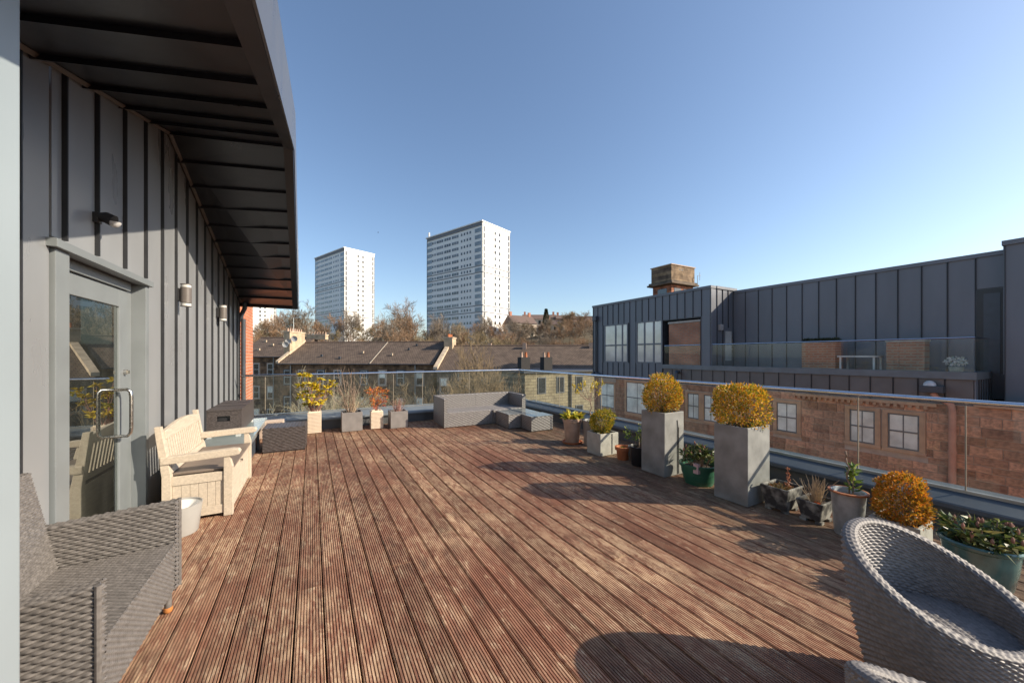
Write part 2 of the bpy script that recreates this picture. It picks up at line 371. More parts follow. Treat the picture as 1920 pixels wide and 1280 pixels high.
for a, b in zip(ys[:-1], ys[1:]):
    pieces = [(a,b,0)]
    if b > DY0-.02 and a < DY1+.02:
        lo_, hi_ = max(a, DY0-.045), min(b, DY1+.045); pieces = [(lo_, hi_, DZ+.05)]
        if a < DY0-.05: pieces.append((a, lo_, 0))
        if b > DY1+.05: pieces.append((hi_, b, 0))
    for (p, q, z0) in pieces:
        m = MB()
        zt = [soff_wall(p)+.06, soff_wall(q)+.06]
        if p < 1: zt = [2.4, 2.4]
        if p < 5 < q: m.prism([(W,p,z0+.02),(W,q,z0+.02),(W,q,zt[1]),(W,5,3.86),(W,p,zt[0])], (-.03,0,0))
        else: m.prism([(W,p+.012,z0+.02),(W,q-.013,z0+.02),(W,q-.013,zt[1]),(W,p+.012,zt[0])], (-.03,0,0))
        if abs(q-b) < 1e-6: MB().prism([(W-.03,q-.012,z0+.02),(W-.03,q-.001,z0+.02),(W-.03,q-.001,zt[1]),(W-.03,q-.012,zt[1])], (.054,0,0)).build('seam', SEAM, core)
        o = m.build('cladding_panel', CLAD, core, bevel=.003)
# angle trim under soffit
t = MB(); t.path([(W+.03,.8,2.40),(W+.03,5.0,3.79),(W+.03,9.3,2.59)], .022, 4); t.build('eaves_trim', mat('trim_brown', (.10,.08,.07), .5), core)
# near wall return beside the viewpoint
P(bx(W+.002, 1.10, -.02, -.635, 1.385, 2.72).build('wall_return', PALEG, ph, bevel=.008))
# canopy
ow = {0:(W+.002,.9,2.424), 1:(W+.002,5.0,3.80), 2:(W+.002,9.43,2.57)}
oo = {0:(-.19,.4,2.365), 1:(-.19,4.55,3.74), 2:(-.26,8.41,2.46)}
can = MB()
TH = .34
for i in (0,1):
    a, b, c, d = (Vector(ow[i]), Vector(ow[i+1]), Vector(oo[i+1]), Vector(oo[i]))
    up = Vector((0,0,TH)); lf = Vector((0,0,.03))
    can.v += [tuple(p+lf) for p in (a,b,c,d)] + [tuple(p+up) for p in (a,b,c,d)]
    q = len(can.v)-8
    can.f += [tuple(q+k for k in t_) for t_ in ((0,1,2,3),(7,6,5,4),(0,4,5,1),(1,5,6,2),(2,6,7,3),(3,7,4,0))]
canopy = P(can.build('canopy', SOFF, ph))
for i, n in ((0,8),(1,11)):
    for k in range(n):
        a = Vector(ow[i]).lerp(Vector(ow[i+1]), k/n); b = Vector(ow[i]).lerp(Vector(ow[i+1]), (k+1)/n)
        d = Vector(oo[i]).lerp(Vector(oo[i+1]), k/n); c = Vector(oo[i]).lerp(Vector(oo[i+1]), (k+1)/n)
        eps = (b-a).normalized()*.006
        m = MB(); m.prism([a+eps, b-eps, c-eps, d+eps], (0,0,.028))
        s = (b-a).normalized()*.02; ao = (c-b).normalized()*.01
        m.prism([b-s, b+Vector((0,0,0)), c, c-s], (0,0,-.032))
        m.build('soffit_panel', SOFF, canopy)
FASC = mat('fascia_metal', (.10,.105,.115), .3, .08, 3)
for i in (0,1):
    d, c = Vector(oo[i]), Vector(oo[i+1])
    out = Vector((1,0,0)); dn = Vector((0,0,-.045))
    MB().prism([d-out*.075+dn, c-out*.075+dn, c+out*.012+dn, d+out*.012+dn], (0,0,.043)).build('edge_trim', SOFF, canopy)
    MB().prism([d+dn+out*.014, c+dn+out*.014, c+out*.022+dn+Vector((0,0,.40)), d+out*.022+dn+Vector((0,0,.40))], (.012,0,0)).build('fascia', FASC, canopy)
e = Vector(ow[2]); f = Vector(oo[2])
MB().prism([e+Vector((0,.004,-.05)), f+Vector((0,.004,-.05)), f+Vector((0,.004,.36)), e+Vector((0,.004,.36))], (0,.012,0)).build('end_trim', SOFF, canopy)
# door: recessed leaf, frame, reveals
fr = MB()
fr.box(W-.03, 3.12, 0, W+.02, 3.26, DZ); fr.box(W-.10, 4.43, 0, W+.02, 4.50, DZ)
fr.box(W-.13, 4.345, 0, W-.075, 4.4295, DZ-.001); fr.box(W-.13, 3.20, 0, W-.075, 3.275, DZ-.001)
fr.box(W-.125, 3.276, DZ-.07, W-.05, 4.344, DZ-.002)
dfr = P(fr.build('door_frame', FRAME, ph, bevel=.004))
bx(W-.03, 3.075, DZ+.001, W+.045, 4.53, DZ+.05).build('drip_head', FRAME, dfr, bevel=.003)
bx(W-.13, 3.276, -.01, W+.03, 4.344, .025).build('threshold', STEEL, dfr)
LY0, LY1 = 3.28, 4.34
lf = MB(); X0, X1 = W-.115, W-.070
lf.box(X0,LY0,.03,X1,LY0+.085,DZ-.075); lf.box(X0,LY1-.15,.03,X1,LY1,DZ-.075)
lf.box(X0,LY0+.085,DZ-.22,X1,LY1-.15,DZ-.076); lf.box(X0,LY0+.085,.031,X1,LY1-.15,.22)
door = P(lf.build('door', FRAME, ph, bevel=.004))
bx(W-.095, LY0+.085, .22, W-.083, LY1-.15, DZ-.22).build('pane', DGLASS, door)
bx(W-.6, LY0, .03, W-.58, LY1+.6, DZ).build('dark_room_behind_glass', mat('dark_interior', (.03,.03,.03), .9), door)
h = MB(); hx = W-.070; hy = LY1-.19
h.path([(hx-.012,hy,.84),(hx+.06,hy,.84),(hx+.078,hy,.86),(hx+.083,hy,.90),(hx+.083,hy,1.16),(hx+.078,hy,1.2),(hx+.06,hy,1.22),(hx-.012,hy,1.22)], .0125, 10)
h.build('handle', STEEL, door, smooth=True)
lk = MB(); lk.path([(hx-.005,LY1-.07,1.36),(hx+.02,LY1-.07,1.36)], .022, 14); lk.box(hx+.02,LY1-.076,1.345,hx+.035,LY1-.064,1.375); lk.build('lock', STEEL, door)
# brick return beyond the cladding, brick by brick
bk = P(bx(W-.22, 9.32, -3, W-.006, 11.35, 3.3).build('brick_wall', MORTAR, ph))
bme = bx(-.105,0,0,0,.213,.063).mesh('brick', REDBRICK, .003); bmh = bx(-.105,0,0,0,.10,.063).mesh('brick', REDBRICK, .003)
r = 0; z = -.1
while z < 3.1:
    y = 9.325 + (0 if r % 2 else -.1125)
    while y < 11.3:
        if y < 9.32: inst('brick', bmh, bk, (W, 9.325, z))
        elif y+.213 < 11.35: inst('brick', bme, bk, (W, y, z))
        else: inst('brick', bmh, bk, (W, y, z))
        y += .225
    z += .075; r += 1
bx(W-.3,11.35,-3,W-.02,11.42,3.3).build('brick_end', mat('cream_stone_edge', (.55,.42,.28), .9), bk)
dp = MB(); dp.path([(W+.10,9.28,2.62),(W+.10,9.28,2.47),(W+.02,9.40,2.32),(W+.02,9.42,2.2)], .042, 10); dp.path([(W+.06,9.40,2.26),(W+.06,9.40,-.2)], .042, 10)
P(dp.build('downpipe', DARKM, ph, smooth=True))
P(bx(W-.25, 9.26, -.3, W+.0, 9.319, 2.6).build('corner_trim', DARKM, ph))
# building below the deck
P(bx(-9, -12, -10.5, W-.03, 9.25, -.32).build('storeys_below', SAND1, ph))
P(bx(W-.02, -12, -10.5, 5.2, 8.95, -.32).build('storeys_below_terrace', SAND1, ph))
# wall lights
def wall_light(y, lab):
    t = thing('wall_light', lab, 'wall light', (W, y, 2.05), group=None)
    MB().box(0,-.035,.05,.035,.035,.19).build('back_plate', BLACKP, t, .003)
    MB().path([(.085,0,.035),(.085,0,.205)], .05, 16).build('body', mat('bronze_grey', (.12,.105,.095), .4), t, smooth=True)
    for z in (0,.207):
        MB().path([(.085,0,z),(.085,0,z+.028)], .046, 16).build('lens', mat('clear_lens', (.5,.5,.48), .1), t, smooth=True)
        MB().path([(.085,0,z-.006 if z == 0 else z+.029),(.085,0,z if z == 0 else z+.037)], .05, 16).build('cap', mat('bronze_grey', (.12,.105,.095)), t)
wall_light(5.33, 'grey up-and-down cylinder wall light just beyond the glazed door')
wall_light(7.27, 'grey up-and-down cylinder wall light above the dark wicker storage box')
t = thing('motion_sensor', 'small black motion sensor on the metal wall above the door', 'sensor', (W, 3.60, 2.45))
MB().box(0,-.03,-.035,.03,.03,.035).build('base', BLACKP, t, .006)
MB().path([(.02,0,.01),(.06,-.005,.01),(.10,-.01,-.01)], [.028,.038,.04], 12).build('housing', BLACKP, t, smooth=True)
MB().lathe([(.001,-.036),(.02,-.03),(.032,-.012),(.035,.0)], (.105,-.012,-.018), 14).build('lens', mat('sensor_lens', (.45,.45,.45), .3), t, smooth=True)
# ================================================================ PARAPETS + GLASS BALUSTRADES
GX, GY = 5.03, 8.78
def parapet(name, label, along, lo, hi):
    t = thing(name, label, 'parapet', (lo, GY, 0) if along == 'x' else (GX, lo, 0))
    T = (lambda a,d,z: (a-lo, d, z)) if along == 'x' else (lambda a,d,z: (d, a-lo, z))
    prof_up = [(-.40,-.3),(-.40,.18),(.2,.18),(.2,-.3)]
    prof_cp = [(-.43,.17),(-.445,.195),(-.43,.225),(-.40,.235),(-.02,.295),(.22,.30),(.22,.181),(-.40,.181)]
    if along == 'y': prof_up = [(p[0]*.5, p[1]) for p in prof_up]; prof_cp = [(p[0]*.55 if p[0] < 0 else p[0], p[1]) for p in prof_cp]
    def ex(prof, n, m):
        mb = MB(); mb.prism([T(lo,d,z) for d,z in prof], T(hi,0,0)); return mb.build(n, m, t)
    ex(prof_up, 'upstand', mat('dark_upstand', (.075,.08,.085), .6, .2, 4)); ex(prof_cp, 'coping', PARA if along == 'x' else PARA_SHADE)
    return t
parapet('parapet', 'low grey metal parapet under the glass behind the corner sofa', 'x', W+.06, GX+.2)
parapet('parapet', 'long low grey metal parapet behind the row of tall slate planters', 'y', -2.5, GY-.45)
def balustrade(label, along, edges, zr):
    lo, hi = edges[0], edges[-1]
    t = thing('glass_balustrade', label, 'balustrade', (lo, GY, 0) if along == 'x' else (GX, lo, 0))
    for a, b in zip(edges[:-1], edges[1:]):
        g = .012
        if along == 'x': bx(a-lo+g, -.006, .30, b-lo-g, .006, zr-.03).build('glass_pane', GLASS, t)
        else: bx(-.006, a-lo+g, .30, .006, b-lo-g, zr-.03).build('glass_pane', GLASS, t)
        p = (b-lo, 0) if along == 'x' else (0, b-lo)
        if b != hi: bx(p[0]-.005,p[1]-.005,.30,p[0]+.005,p[1]+.005,zr-.035).build('joint_strip', mat('glass_edge', (.30,.26,.2), .3), t)
    n = MB(); e = (hi-lo, 0, zr) if along == 'x' else (0, hi-lo+.02, zr)
    n.path([(0,0,zr), e], .0225, 12); n.build('handrail', CHROME, t, smooth=True)
    b = MB()
    if along == 'x': b.box(0,-.02,.285,hi-lo,.02,.318)
    else: b.box(-.02,0,.285,.02,hi-lo,.318)
    b.build('base_channel', mat('base_channel', (.30,.31,.31), .35, metal=.6), t)
balustrade('frameless glass balustrade with steel handrail behind the corner sofa', 'x', [W+.12,-.82,.42,1.66,2.34,3.55,GX-.02], 1.10)
balustrade('long frameless glass balustrade with steel handrail behind the row of planters', 'y', [-2.4,-.75,.9,1.62,2.9,4.15,5.5,6.9,7.9,GY], 1.095)
# ================================================================ FURNITURE, LEFT
# --- cream storage bench
bn = thing('storage_bench', 'cream painted timber storage bench with slatted back and brown lid', 'bench', (-.90, 4.9, 0))
bX0, bX1, bY0, bY1 = -.26, .26, -.61, .61
for y in (bY0, bY1-.055):
    MB().prism([(bX0-.05,y,.87),(bX0-.005,y,.87),(bX0+.065,y,.42),(bX0+.065,y,0),(bX0,y,0),(bX0,y,.42)], (0,.055,0)).build('back_post', CREAM, bn, .004)
    MB().prism([(bX1-.085,y,0),(bX1-.015,y,0),(bX1-.015,y,.45),(bX1-.04,y,.555),(bX1-.085,y,.555)], (0,.055,0)).build('front_leg', CREAM, bn, .004)
    a = MB(); yy = y-.012
    a.prism([(bX0-.01,yy,.535),(bX1+.0,yy,.556),(bX1+.035,yy,.565),(bX1+.045,yy,.59),(bX1+.03,yy,.615),(bX1-.02,yy,.622),(bX0-.01,yy,.60)], (0,.08,0)); a.build('arm', CREAM, bn, .008)
    yo = y+.012
    bx(bX0+.066,yo,.335,bX1-.086,yo+.03,.415).build('side_rail', CREAM, bn, .003)
    bx(bX0+.066,yo,.03,bX1-.086,yo+.03,.11).build('side_rail', CREAM, bn, .003)
    for k in range(6):
        x0 = bX0+.067+k*.0612; bx(x0,yo+.008,.111,x0+.059,yo+.022,.334).build('side_board', CREAM, bn, .002)
for k in range(17):
    y0 = bY0+.058+k*.0649; bx(bX1-.062,y0,.05,bX1-.044,y0+.0625,.40).build('front_board', CREAM, bn, .002)
bx(bX1-.066,bY0+.056,.03,bX1-.036,bY1-.056,.05).build('front_rail', CREAM, bn)
MB().path([(bX1-.045,.0,.365),(bX1-.02,0,.365)], .014, 10).build('knob', STEEL, bn)
bx(bX0+.04,bY0+.06,.418,bX1-.02,bY1-.06,.436).build('lid', SEATB, bn, .004)
bx(bX0+.03,bY0+.056,.05,bX0+.045,bY1-.056,.41).build('rear_panel', CREAM, bn)
for k in range(17):
    y0 = bY0+.075+k*.0635; MB().prism([(bX0+.03,y0,.47),(bX0+.03,y0+.036,.47),(bX0-.012,y0+.036,.79),(bX0-.012,y0,.79)], (.014,0,0)).build('back_slat', CREAM, bn, .002)
tp = []
for k in range(9):
    y = bY0+.056+(bY1-bY0-.112)*k/8; tp.append((y, .825+.045*math.sin(math.pi*k/8)))
MB().prism([(bX0-.014,bY0+.056,.755)]+[(bX0-.022,y,z) for y,z in tp]+[(bX0-.014,bY1-.056,.755)], (.034,0,0)).build('top_rail', CREAM, bn, .004)
MB().prism([(bX0+.03,bY0+.056,.445),(bX0+.03,bY1-.056,.445),(bX0+.024,bY1-.056,.50),(bX0+.024,bY0+.056,.50)], (.03,0,0)).build('lower_rail', CREAM, bn)
# --- white bowl pot
t = thing('white_pot', 'white round ceramic pot beside the cream bench', 'pot', (-.99, 4.06, 0))
MB().lathe([(.0,.0),(.125,.0),(.132,.01),(.158,.235),(.16,.245),(.152,.246),(.146,.235),(.132,.10),(.0,.09)], n=40).build('bowl', mat('white_grey_glaze', (.34,.335,.32), .35, .04, 6), t, smooth=True)
MB().lathe([(.145,.232),(.10,.13),(0,.12)], n=40).build('inner_glaze', WHITE, t, smooth=True)
# --- low glass bench carrying the dark box
t = thing('low_table', 'low grey metal table with glass top under the dark wicker box', 'table', (-1.0, 6.9, 0))
bx(-.29,-1.0,.325,.27,1.25,.345).build('glass_top', mat('grey_glass_top', (.24,.29,.29), .12, .1, 2, spec=.8), t, .003)
for x in (-.27,.22):
    for y in (-.98,.12,1.19): bx(x,y,0,x+.045,y+.045,.324).build('leg', FRAME, t, .003)
for x in (-.262,.228): bx(x,-.934,.26,x+.03,1.189,.318).build('rail', FRAME, t)
for y in (-.97,1.2): bx(-.224,y,.26,.219,y+.03,.317).build('rail', FRAME, t)
MB().box(.22,-.92,.02,.24,.11,.255).build('side_panel', DARKM, t)
# --- dark wicker storage box on that table
t = thing('storage_box', 'dark brown wicker storage box with hand hole standing on the low table', 'box', (-1.12, 7.25, .345))
x0,x1,y0,y1,z0,z1 = -.21,.21,-.62,.68,.03,.35
wv = WV(); k = dict(cu=.02,cv=.014,amp=.004)
wv.panel((x0,y0,z0),(x1-x0,0,0),(0,0,.17),**k); wv.panel((x0,y0,z0+.245),(x1-x0,0,0),(0,0,.075),**k)
wv.panel((x0,y0,z0+.17),(.135,0,0),(0,0,.075),**k); wv.panel((x1-.135,y0,z0+.17),(.135,0,0),(0,0,.075),**k)
wv.box(x0,y0,z0,x1,y1,z1,.02,.014,.004,'xXY'); wv.build('body', WICKD, t)
bx(x0+.004,y0+.03,z0,x1-.004,y1-.004,z1-.002).build('lining', BLACKP, t)
lid = WV().box(x0-.006,y0-.006,z1,x1+.006,y1+.006,z1+.022,.03,.014,.003).build('lid', WICKD, t)
for yy in (-.2,.25): bx(x0,yy,z1+.0225,x1,yy+.012,z1+.027).build('seam', BLACKP, lid)
for x in (-.17,.17):
    for y in (-.6,.6): bx(x-.03,y-.025,0,x+.03,y+.025,.03).build('foot', WHITE, t, .003)
# --- rattan cube + beige slab
t = thing('wicker_stool', 'dark wicker cube footstool beside the low table', 'footstool', (-.37, 6.95, 0), math.radians(-2))
WV().box(-.285,-.24,.015,.285,.24,.375,.045,.026,.009,'xXyY').build('body', WICKD, t)
WV().panel((-.285,-.24,.378),(0,.48,0),(.57,0,0),.03,.045,.006, flip=True).build('seat', WICKD, t)
bx(-.28,-.235,0,.28,.235,.372).build('core', BLACKP, t)
t = thing('timber_planter', 'pale beige ribbed planter box behind the dark wicker stool', 'planter', (-.70, 8.02, 0))
bx(-.24,-.13,0,.24,.13,.30).build('body', mat('beige_timber', (.52,.42,.34), .7), t, .004)
for k in range(22): bx(-.236+k*.0216,-.137,.01,-.236+k*.0216+.016,-.1305,.295).build('rib', mat('beige_timber', (.52,.42,.34)), t)
# --- wicker armchair in the near left
ac = thing('wicker_armchair', 'grey-brown wicker armchair with tall back standing against the metal wall', 'armchair', (-1.0, 2.4, 0))
k = dict(cu=.023, cv=.0135, amp=.010, su=4, sv=4)
def slab(name, pts_bottom, pts_top, m=WICKG, **kk):      # woven block from bottom and top quads (counter-clockwise)
    wv = WV(); n = 4; kw = dict(k); kw.update(kk)
    B = [np.array(p, float) for p in pts_bottom]; T = [np.array(p, float) for p in pts_top]
    for i in range(4):
        j = (i+1) % 4; a, b, c, d = B[i], B[j], T[j], T[i]
        nu = max(2, round(np.linalg.norm(b-a)/kw['cu'])); nv = max(2, round(np.linalg.norm(d-a)/kw['cv']))
        wv.add(lambda U, V, a=a, b=b, c=c, d=d: (1-U)[...,None]*(1-V)[...,None]*a+U[...,None]*(1-V)[...,None]*b+U[...,None]*V[...,None]*c+(1-U)[...,None]*V[...,None]*d, nu, nv, kw['amp'], kw['su'], kw['sv'])
    a, b, c, d = T
    nu = max(2, round(np.linalg.norm(b-a)/kw['cu'])); nv = max(2, round(np.linalg.norm(d-a)/kw['cv']))
    wv.add(lambda U, V: (1-U)[...,None]*(1-V)[...,None]*a+U[...,None]*(1-V)[...,None]*b+U[...,None]*V[...,None]*c+(1-U)[...,None]*V[...,None]*d, nu, nv, kw['amp'], kw['su'], kw['sv'])
    return wv.build(name, m, ac)
fx, bxk = .30, -.30
slab('seat', [(-.24,-.41,.14),(.295,-.41,.14),(.295,.41,.14),(-.24,.41,.14)], [(-.24,-.41,.385),(.30,-.41,.41),(.30,.41,.41),(-.24,.41,.385)], amp=.007, cu=.018, cv=.012)
for s in (-1, 1):
    y0, y1 = (-.475,-.412) if s < 0 else (.412,.475)
    slab('arm', [(-.26,y0,.13),(fx,y0,.13),(fx,y1,.13),(-.26,y1,.13)], [(-.28,y0,.60),(fx,y0,.645),(fx,y1,.645),(-.28,y1,.60)])
slab('backrest', [(-.27,-.41,.15),(-.16,-.41,.38),(-.16,.41,.38),(-.27,.41,.15)], [(-.315,-.40,.90),(-.255,-.40,.905),(-.255,.40,.905),(-.315,.40,.90)], amp=.007, cu=.02, cv=.012)
for s in (-1,1):
    MB().path([(fx+.004,s*.475,.13),(fx+.004,s*.475,.648)], .010, 8).build('edge_braid', WICKG, ac, smooth=True)
    for x in (-.2,.262):
        lg = MB().path([(x,s*.44,.03),(x,s*.44,.15)], .017, 10).build('leg', WICKG, ac, smooth=True)
        MB().lathe([(0,0),(.017,.002),(.023,.014),(.02,.03),(.0,.034)], (x,s*.44,0), 12).build('foot', mat('orange_foot', (.42,.17,.05), .5), lg, smooth=True)
print('p2 ok')
# ================================================================ PLANT HELPERS
def rv(): 
    v = Vector((random.gauss(0,1),random.gauss(0,1),random.gauss(0,1))); return v.normalized()
def leaf(mb, p, d, l, wd, curl=.2):
    d = Vector(d).normalized(); s = d.cross(rv())
    if s.length < 1e-4: s = d.orthogonal()
    s.normalize(); nn = s.cross(d); p = Vector(p)
    m = p+d*l*.45+nn*l*curl*.3; t = p+d*l-nn*l*curl*.4
    b = len(mb.v); mb.v += [tuple(p), tuple(m+s*wd*.5), tuple(t), tuple(m-s*wd*.5)]
    mb.f += [(b,b+1,b+2,b+3)]
def nobuild(mb, name, m, parent, smooth=False):          # keep leaves as they are (no normal recalculation)
    me = bpy.data.meshes.new(name); me.from_pydata(mb.v, [], mb.f); me.materials.append(m)
    return link(bpy.data.objects.new(name, me), parent)
def bush(parent, c, rx, ry, rz, n, m, sz=.026, flat=0, name='foliage', power=2.0, stems=True, bare=None):
    mb = MB(); sb = MB(); c = Vector(c)
    lumps = [(rv(), random.uniform(.15,.55), random.uniform(-.15,.11)) for _ in range(46)]
    def rad(d):
        k = (abs(d.x)**power+abs(d.y)**power+abs(d.z)**power)**(-1/power)
        for l, wd, a in lumps:
            q = d.dot(l)
            if q > 1-wd*.3: k *= 1+a
        return k
    for i in range(n):
        d = rv()
        if d.z < -.75 and random.random() < .6: continue
        if bare and d.dot(bare) > .80 and random.random() < .8: continue
        f = rad(d)*(1-abs(random.gauss(0,.13)))
        if random.random() < .06: f *= random.uniform(1.02,1.16)
        p = c+Vector((d.x*rx*f, d.y*ry*f, d.z*rz*f))
        leaf(mb, p, (d*.8+rv()*.75+Vector((0,0,.45))), sz*random.uniform(.65,1.25), sz*.55*random.uniform(.8,1.2))
    if stems:
        for i in range(90):
            d = rv(); d.z = abs(d.z)*.9-.1
            if bare and i < 45: d = (bare+rv()*.35).normalized()
            f = rad(d)*.95; q = c+Vector((d.x*rx*f,d.y*ry*f,d.z*rz*f)); p = c+Vector((d.x*.03,d.y*.03,-rz*.95))
            sb.path([p, p.lerp(q,.5)+rv()*.01, q], [.003,.002,.001], 3, False)
        sb.build('stems', TWIG, parent)
    return nobuild(mb, name, m, parent)
def pot(name, label, cat, loc, rz=0, group=None): return thing(name, label, cat, loc, rz, group)
def sqpot(t, wx, wy, h, m, wall=.025, soil=.05, bev=.006, taper=0, groove=None):
    a, b = wx/2, wy/2; ta, tb = a-taper, b-taper; mb = MB()
    o = [(-ta,-tb),(ta,-tb),(ta,tb),(-ta,tb)]; T = [(-a,-b),(a,-b),(a,b),(-a,b)]; I = [(-a+wall,-b+wall),(a-wall,-b+wall),(a-wall,b-wall),(-a+wall,b-wall)]
    mb.v = [(x,y,.004) for x,y in o]+[(x,y,h) for x,y in T]+[(x,y,h) for x,y in I]+[(x,y,h-soil*1.6) for x,y in I]
    mb.f = [(3,2,1,0)]
    for i in range(4):
        j = (i+1)%4; mb.f += [(i,j,4+j,4+i),(4+i,4+j,8+j,8+i),(8+i,8+j,12+j,12+i)]
    mb.build('body', m, t, bev)
    s = MB(); nx = 9
    for i in range(nx+1):
        for j in range(nx+1): s.v.append((-a+wall*.8+(wx-wall*1.6)*i/nx, -b+wall*.8+(wy-wall*1.6)*j/nx, h-soil+random.uniform(-.008,.012)))
    for i in range(nx):
        for j in range(nx): q = i*(nx+1)+j; s.f.append((q,q+nx+1,q+nx+2,q+1))
    s.build('soil', SOIL, t, smooth=True)
def rpot(t, rb, rt, h, m, wall=.018, soil=.05, rim=0, rimm=None, prof=None, sx=1, sy=1):
    p = prof or [(0,.002),(rb,.002),(rb+.003,.008),(rt-.004,h-.01),(rt,h),(rt-wall*.6,h+.002),(rt-wall,h-.008),(rt-wall-.004,h-soil-.02)]
    MB().lathe(p, n=40, sx=sx, sy=sy).build('body', m, t, smooth=True)
    MB().lathe([(rt-wall-.002,h-soil),(rt*.5,h-soil+.012),(.0,h-soil+.006)], n=24, sx=sx, sy=sy).build('soil', SOIL, t, smooth=True)
    if rim: MB().lathe([(rt-.002,h-rim),(rt+.012,h-rim),(rt+.014,h+.001),(rt-.004,h+.004)], n=40, sx=sx, sy=sy).build('rim', rimm or m, t, smooth=True)
# ================================================================ RIGHT ROW
# tall slate planters with clipped box
t = pot('tall_planter', 'tall slate-grey planter holding a golden box bush with a bare patch', 'planter', (3.96, 2.21, 0))
sqpot(t, .40, .345, .78, SLATE); 
b = bush(t, (.03,.0,.97), .265, .25, .235, 6000, BOXL, .028, power=2.6, bare=Vector((.2,-1,-.1)).normalized())
t = pot('tall_planter', 'tall slate-grey planter holding a round golden box ball, beside the green tub', 'planter', (3.965, 3.205, 0))
sqpot(t, .36, .36, .79, SLATE)
MB().path([(.06,-.186,.02),(.06,-.186,.62),(.05,-.184,.69)], .004, 6).build('cable', BLACKP, t); MB().path([(.075,-.186,.02),(.075,-.186,.6)], .004, 6).build('cable', BLACKP, t)
bush(t, (.0,.0,.985), .24, .24, .23, 5600, BOXL, .027)
# green tub with rhododendron
def rhodo(parent, z, r, n, h, size=.09):
    lf = MB(); bd = MB(); st = MB()
    for i in range(n):
        a = random.uniform(0,2*math.pi); rr = r*math.sqrt(random.random()); hh = z+h*random.uniform(.35,1)*(1-.35*(rr/r)**2)
        p0 = Vector((rr*.5*math.cos(a), rr*.5*math.sin(a), z-.02)); p1 = Vector((rr*math.cos(a), rr*math.sin(a), hh))
        st.path([p0, p0.lerp(p1,.5)+rv()*.015, p1], [.005,.004,.003], 4, False)
        for j in range(random.randint(9,13)):
            th = random.uniform(0,2*math.pi); up = random.uniform(-.35,.75)
            leaf(lf, p1-Vector((0,0,random.uniform(0,.05))), Vector((math.cos(th),math.sin(th),up)), size*random.uniform(.7,1.2), size*.26, .35)
        if random.random() < .6:
            bd.path([p1, p1+Vector((0,0,.012)), p1+Vector((0,0,.03)), p1+Vector((0,0,.042))], [.003,.009,.008,.001], 6)
    nobuild(lf, 'leaves', RHOD, parent); st.build('stems', TWIG, parent)
    if bd.v: bd.build('buds', BUD, parent, smooth=True)['kind'] = 'stuff'
t = pot('green_tub', 'round green plastic tub with a leafy rhododendron between the tall planters', 'tub', (4.0, 2.72, 0))
rpot(t, .15, .2, .235, GREENP, prof=[(0,.002),(.15,.002),(.164,.05),(.169,.052),(.182,.12),(.187,.122),(.195,.2),(.214,.205),(.216,.235),(.202,.24),(.19,.22),(.186,.17)])
rhodo(t, .2, .17, 30, .26, .085)
bx(-.19,-.12,.16,-.15,-.06,.27).build('plant_tag', mat('pink_tag', (.55,.38,.38), .5), t)
# stone troughs
def trough(label, loc, wx, wy, h, seed):
    t = pot('stone_trough', label, 'trough', loc)
    random.seed(seed); sqpot(t, wx, wy, h, STONET, .022, .035, .012, .035)
    for x in (-1,1):
        for y in (-1,1): bx(x*wx*.28-.025,y*wy*.28-.025,-.018,x*wx*.28+.025,y*wy*.28+.025,.006).build('foot', STONET, t)
    return t
t = trough('blackened square stone trough with brown sedum against the tall planter', (4.03, 1.87, .018), .30, .25, .22, 3)
mb = MB()
for i in range(260):
    a = random.uniform(0,6.28); r = .11*math.sqrt(random.random()); p = Vector((r*math.cos(a), r*.8*math.sin(a), .185)); leaf(mb, p, Vector((math.cos(a),math.sin(a),1.0))+rv()*.6, random.uniform(.02,.045), .01)
nobuild(mb, 'dry_sedum', leafmat('dry_sedum', [(0,(.12,.10,.03)),(.6,(.22,.15,.06)),(1,(.40,.14,.06))]), t)
mb = MB()
sb = MB().path([(.06,-.03,.18),(.065,-.03,.26),(.05,-.03,.32),(.06,-.03,.38)], .003, 4); sb.build('stems', TWIGR, t)
for i in range(70): z = random.uniform(.2,.39); leaf(mb, (.06+random.gauss(0,.008),-.03+random.gauss(0,.008),z), rv()+Vector((0,0,.3)), .02, .012)
nobuild(mb, 'sedum_spire', leafmat('sedum_pink', [(0,(.35,.12,.06)),(1,(.55,.25,.14))]), t)
t = trough('small blackened stone trough with dry upright stalks next to the galvanised pot', (4.035, 1.595, .018), .27, .21, .175, 5)
mb = MB()
for i in range(48):
    a = random.uniform(0,6.28); q = Vector((.0+.03*math.cos(a), .03*math.sin(a), .13)); e = q+Vector((random.gauss(-.02,.05),random.gauss(0,.05),random.uniform(.14,.27)))
    mb.path([q, q.lerp(e,.5)+rv()*.012, e], [.0035,.003,.0015], 4, False)
mb.build('dry_stalks', TWIGP, t)
mb = MB()
for i in range(40): leaf(mb, (-.07+random.gauss(0,.012),-.03+random.gauss(0,.012),.15), rv()+Vector((0,0,.6)), .025, .02)
nobuild(mb, 'orange_rosette', leafmat('orange_rosette', [(0,(.5,.10,.04)),(1,(.6,.2,.08))]), t)
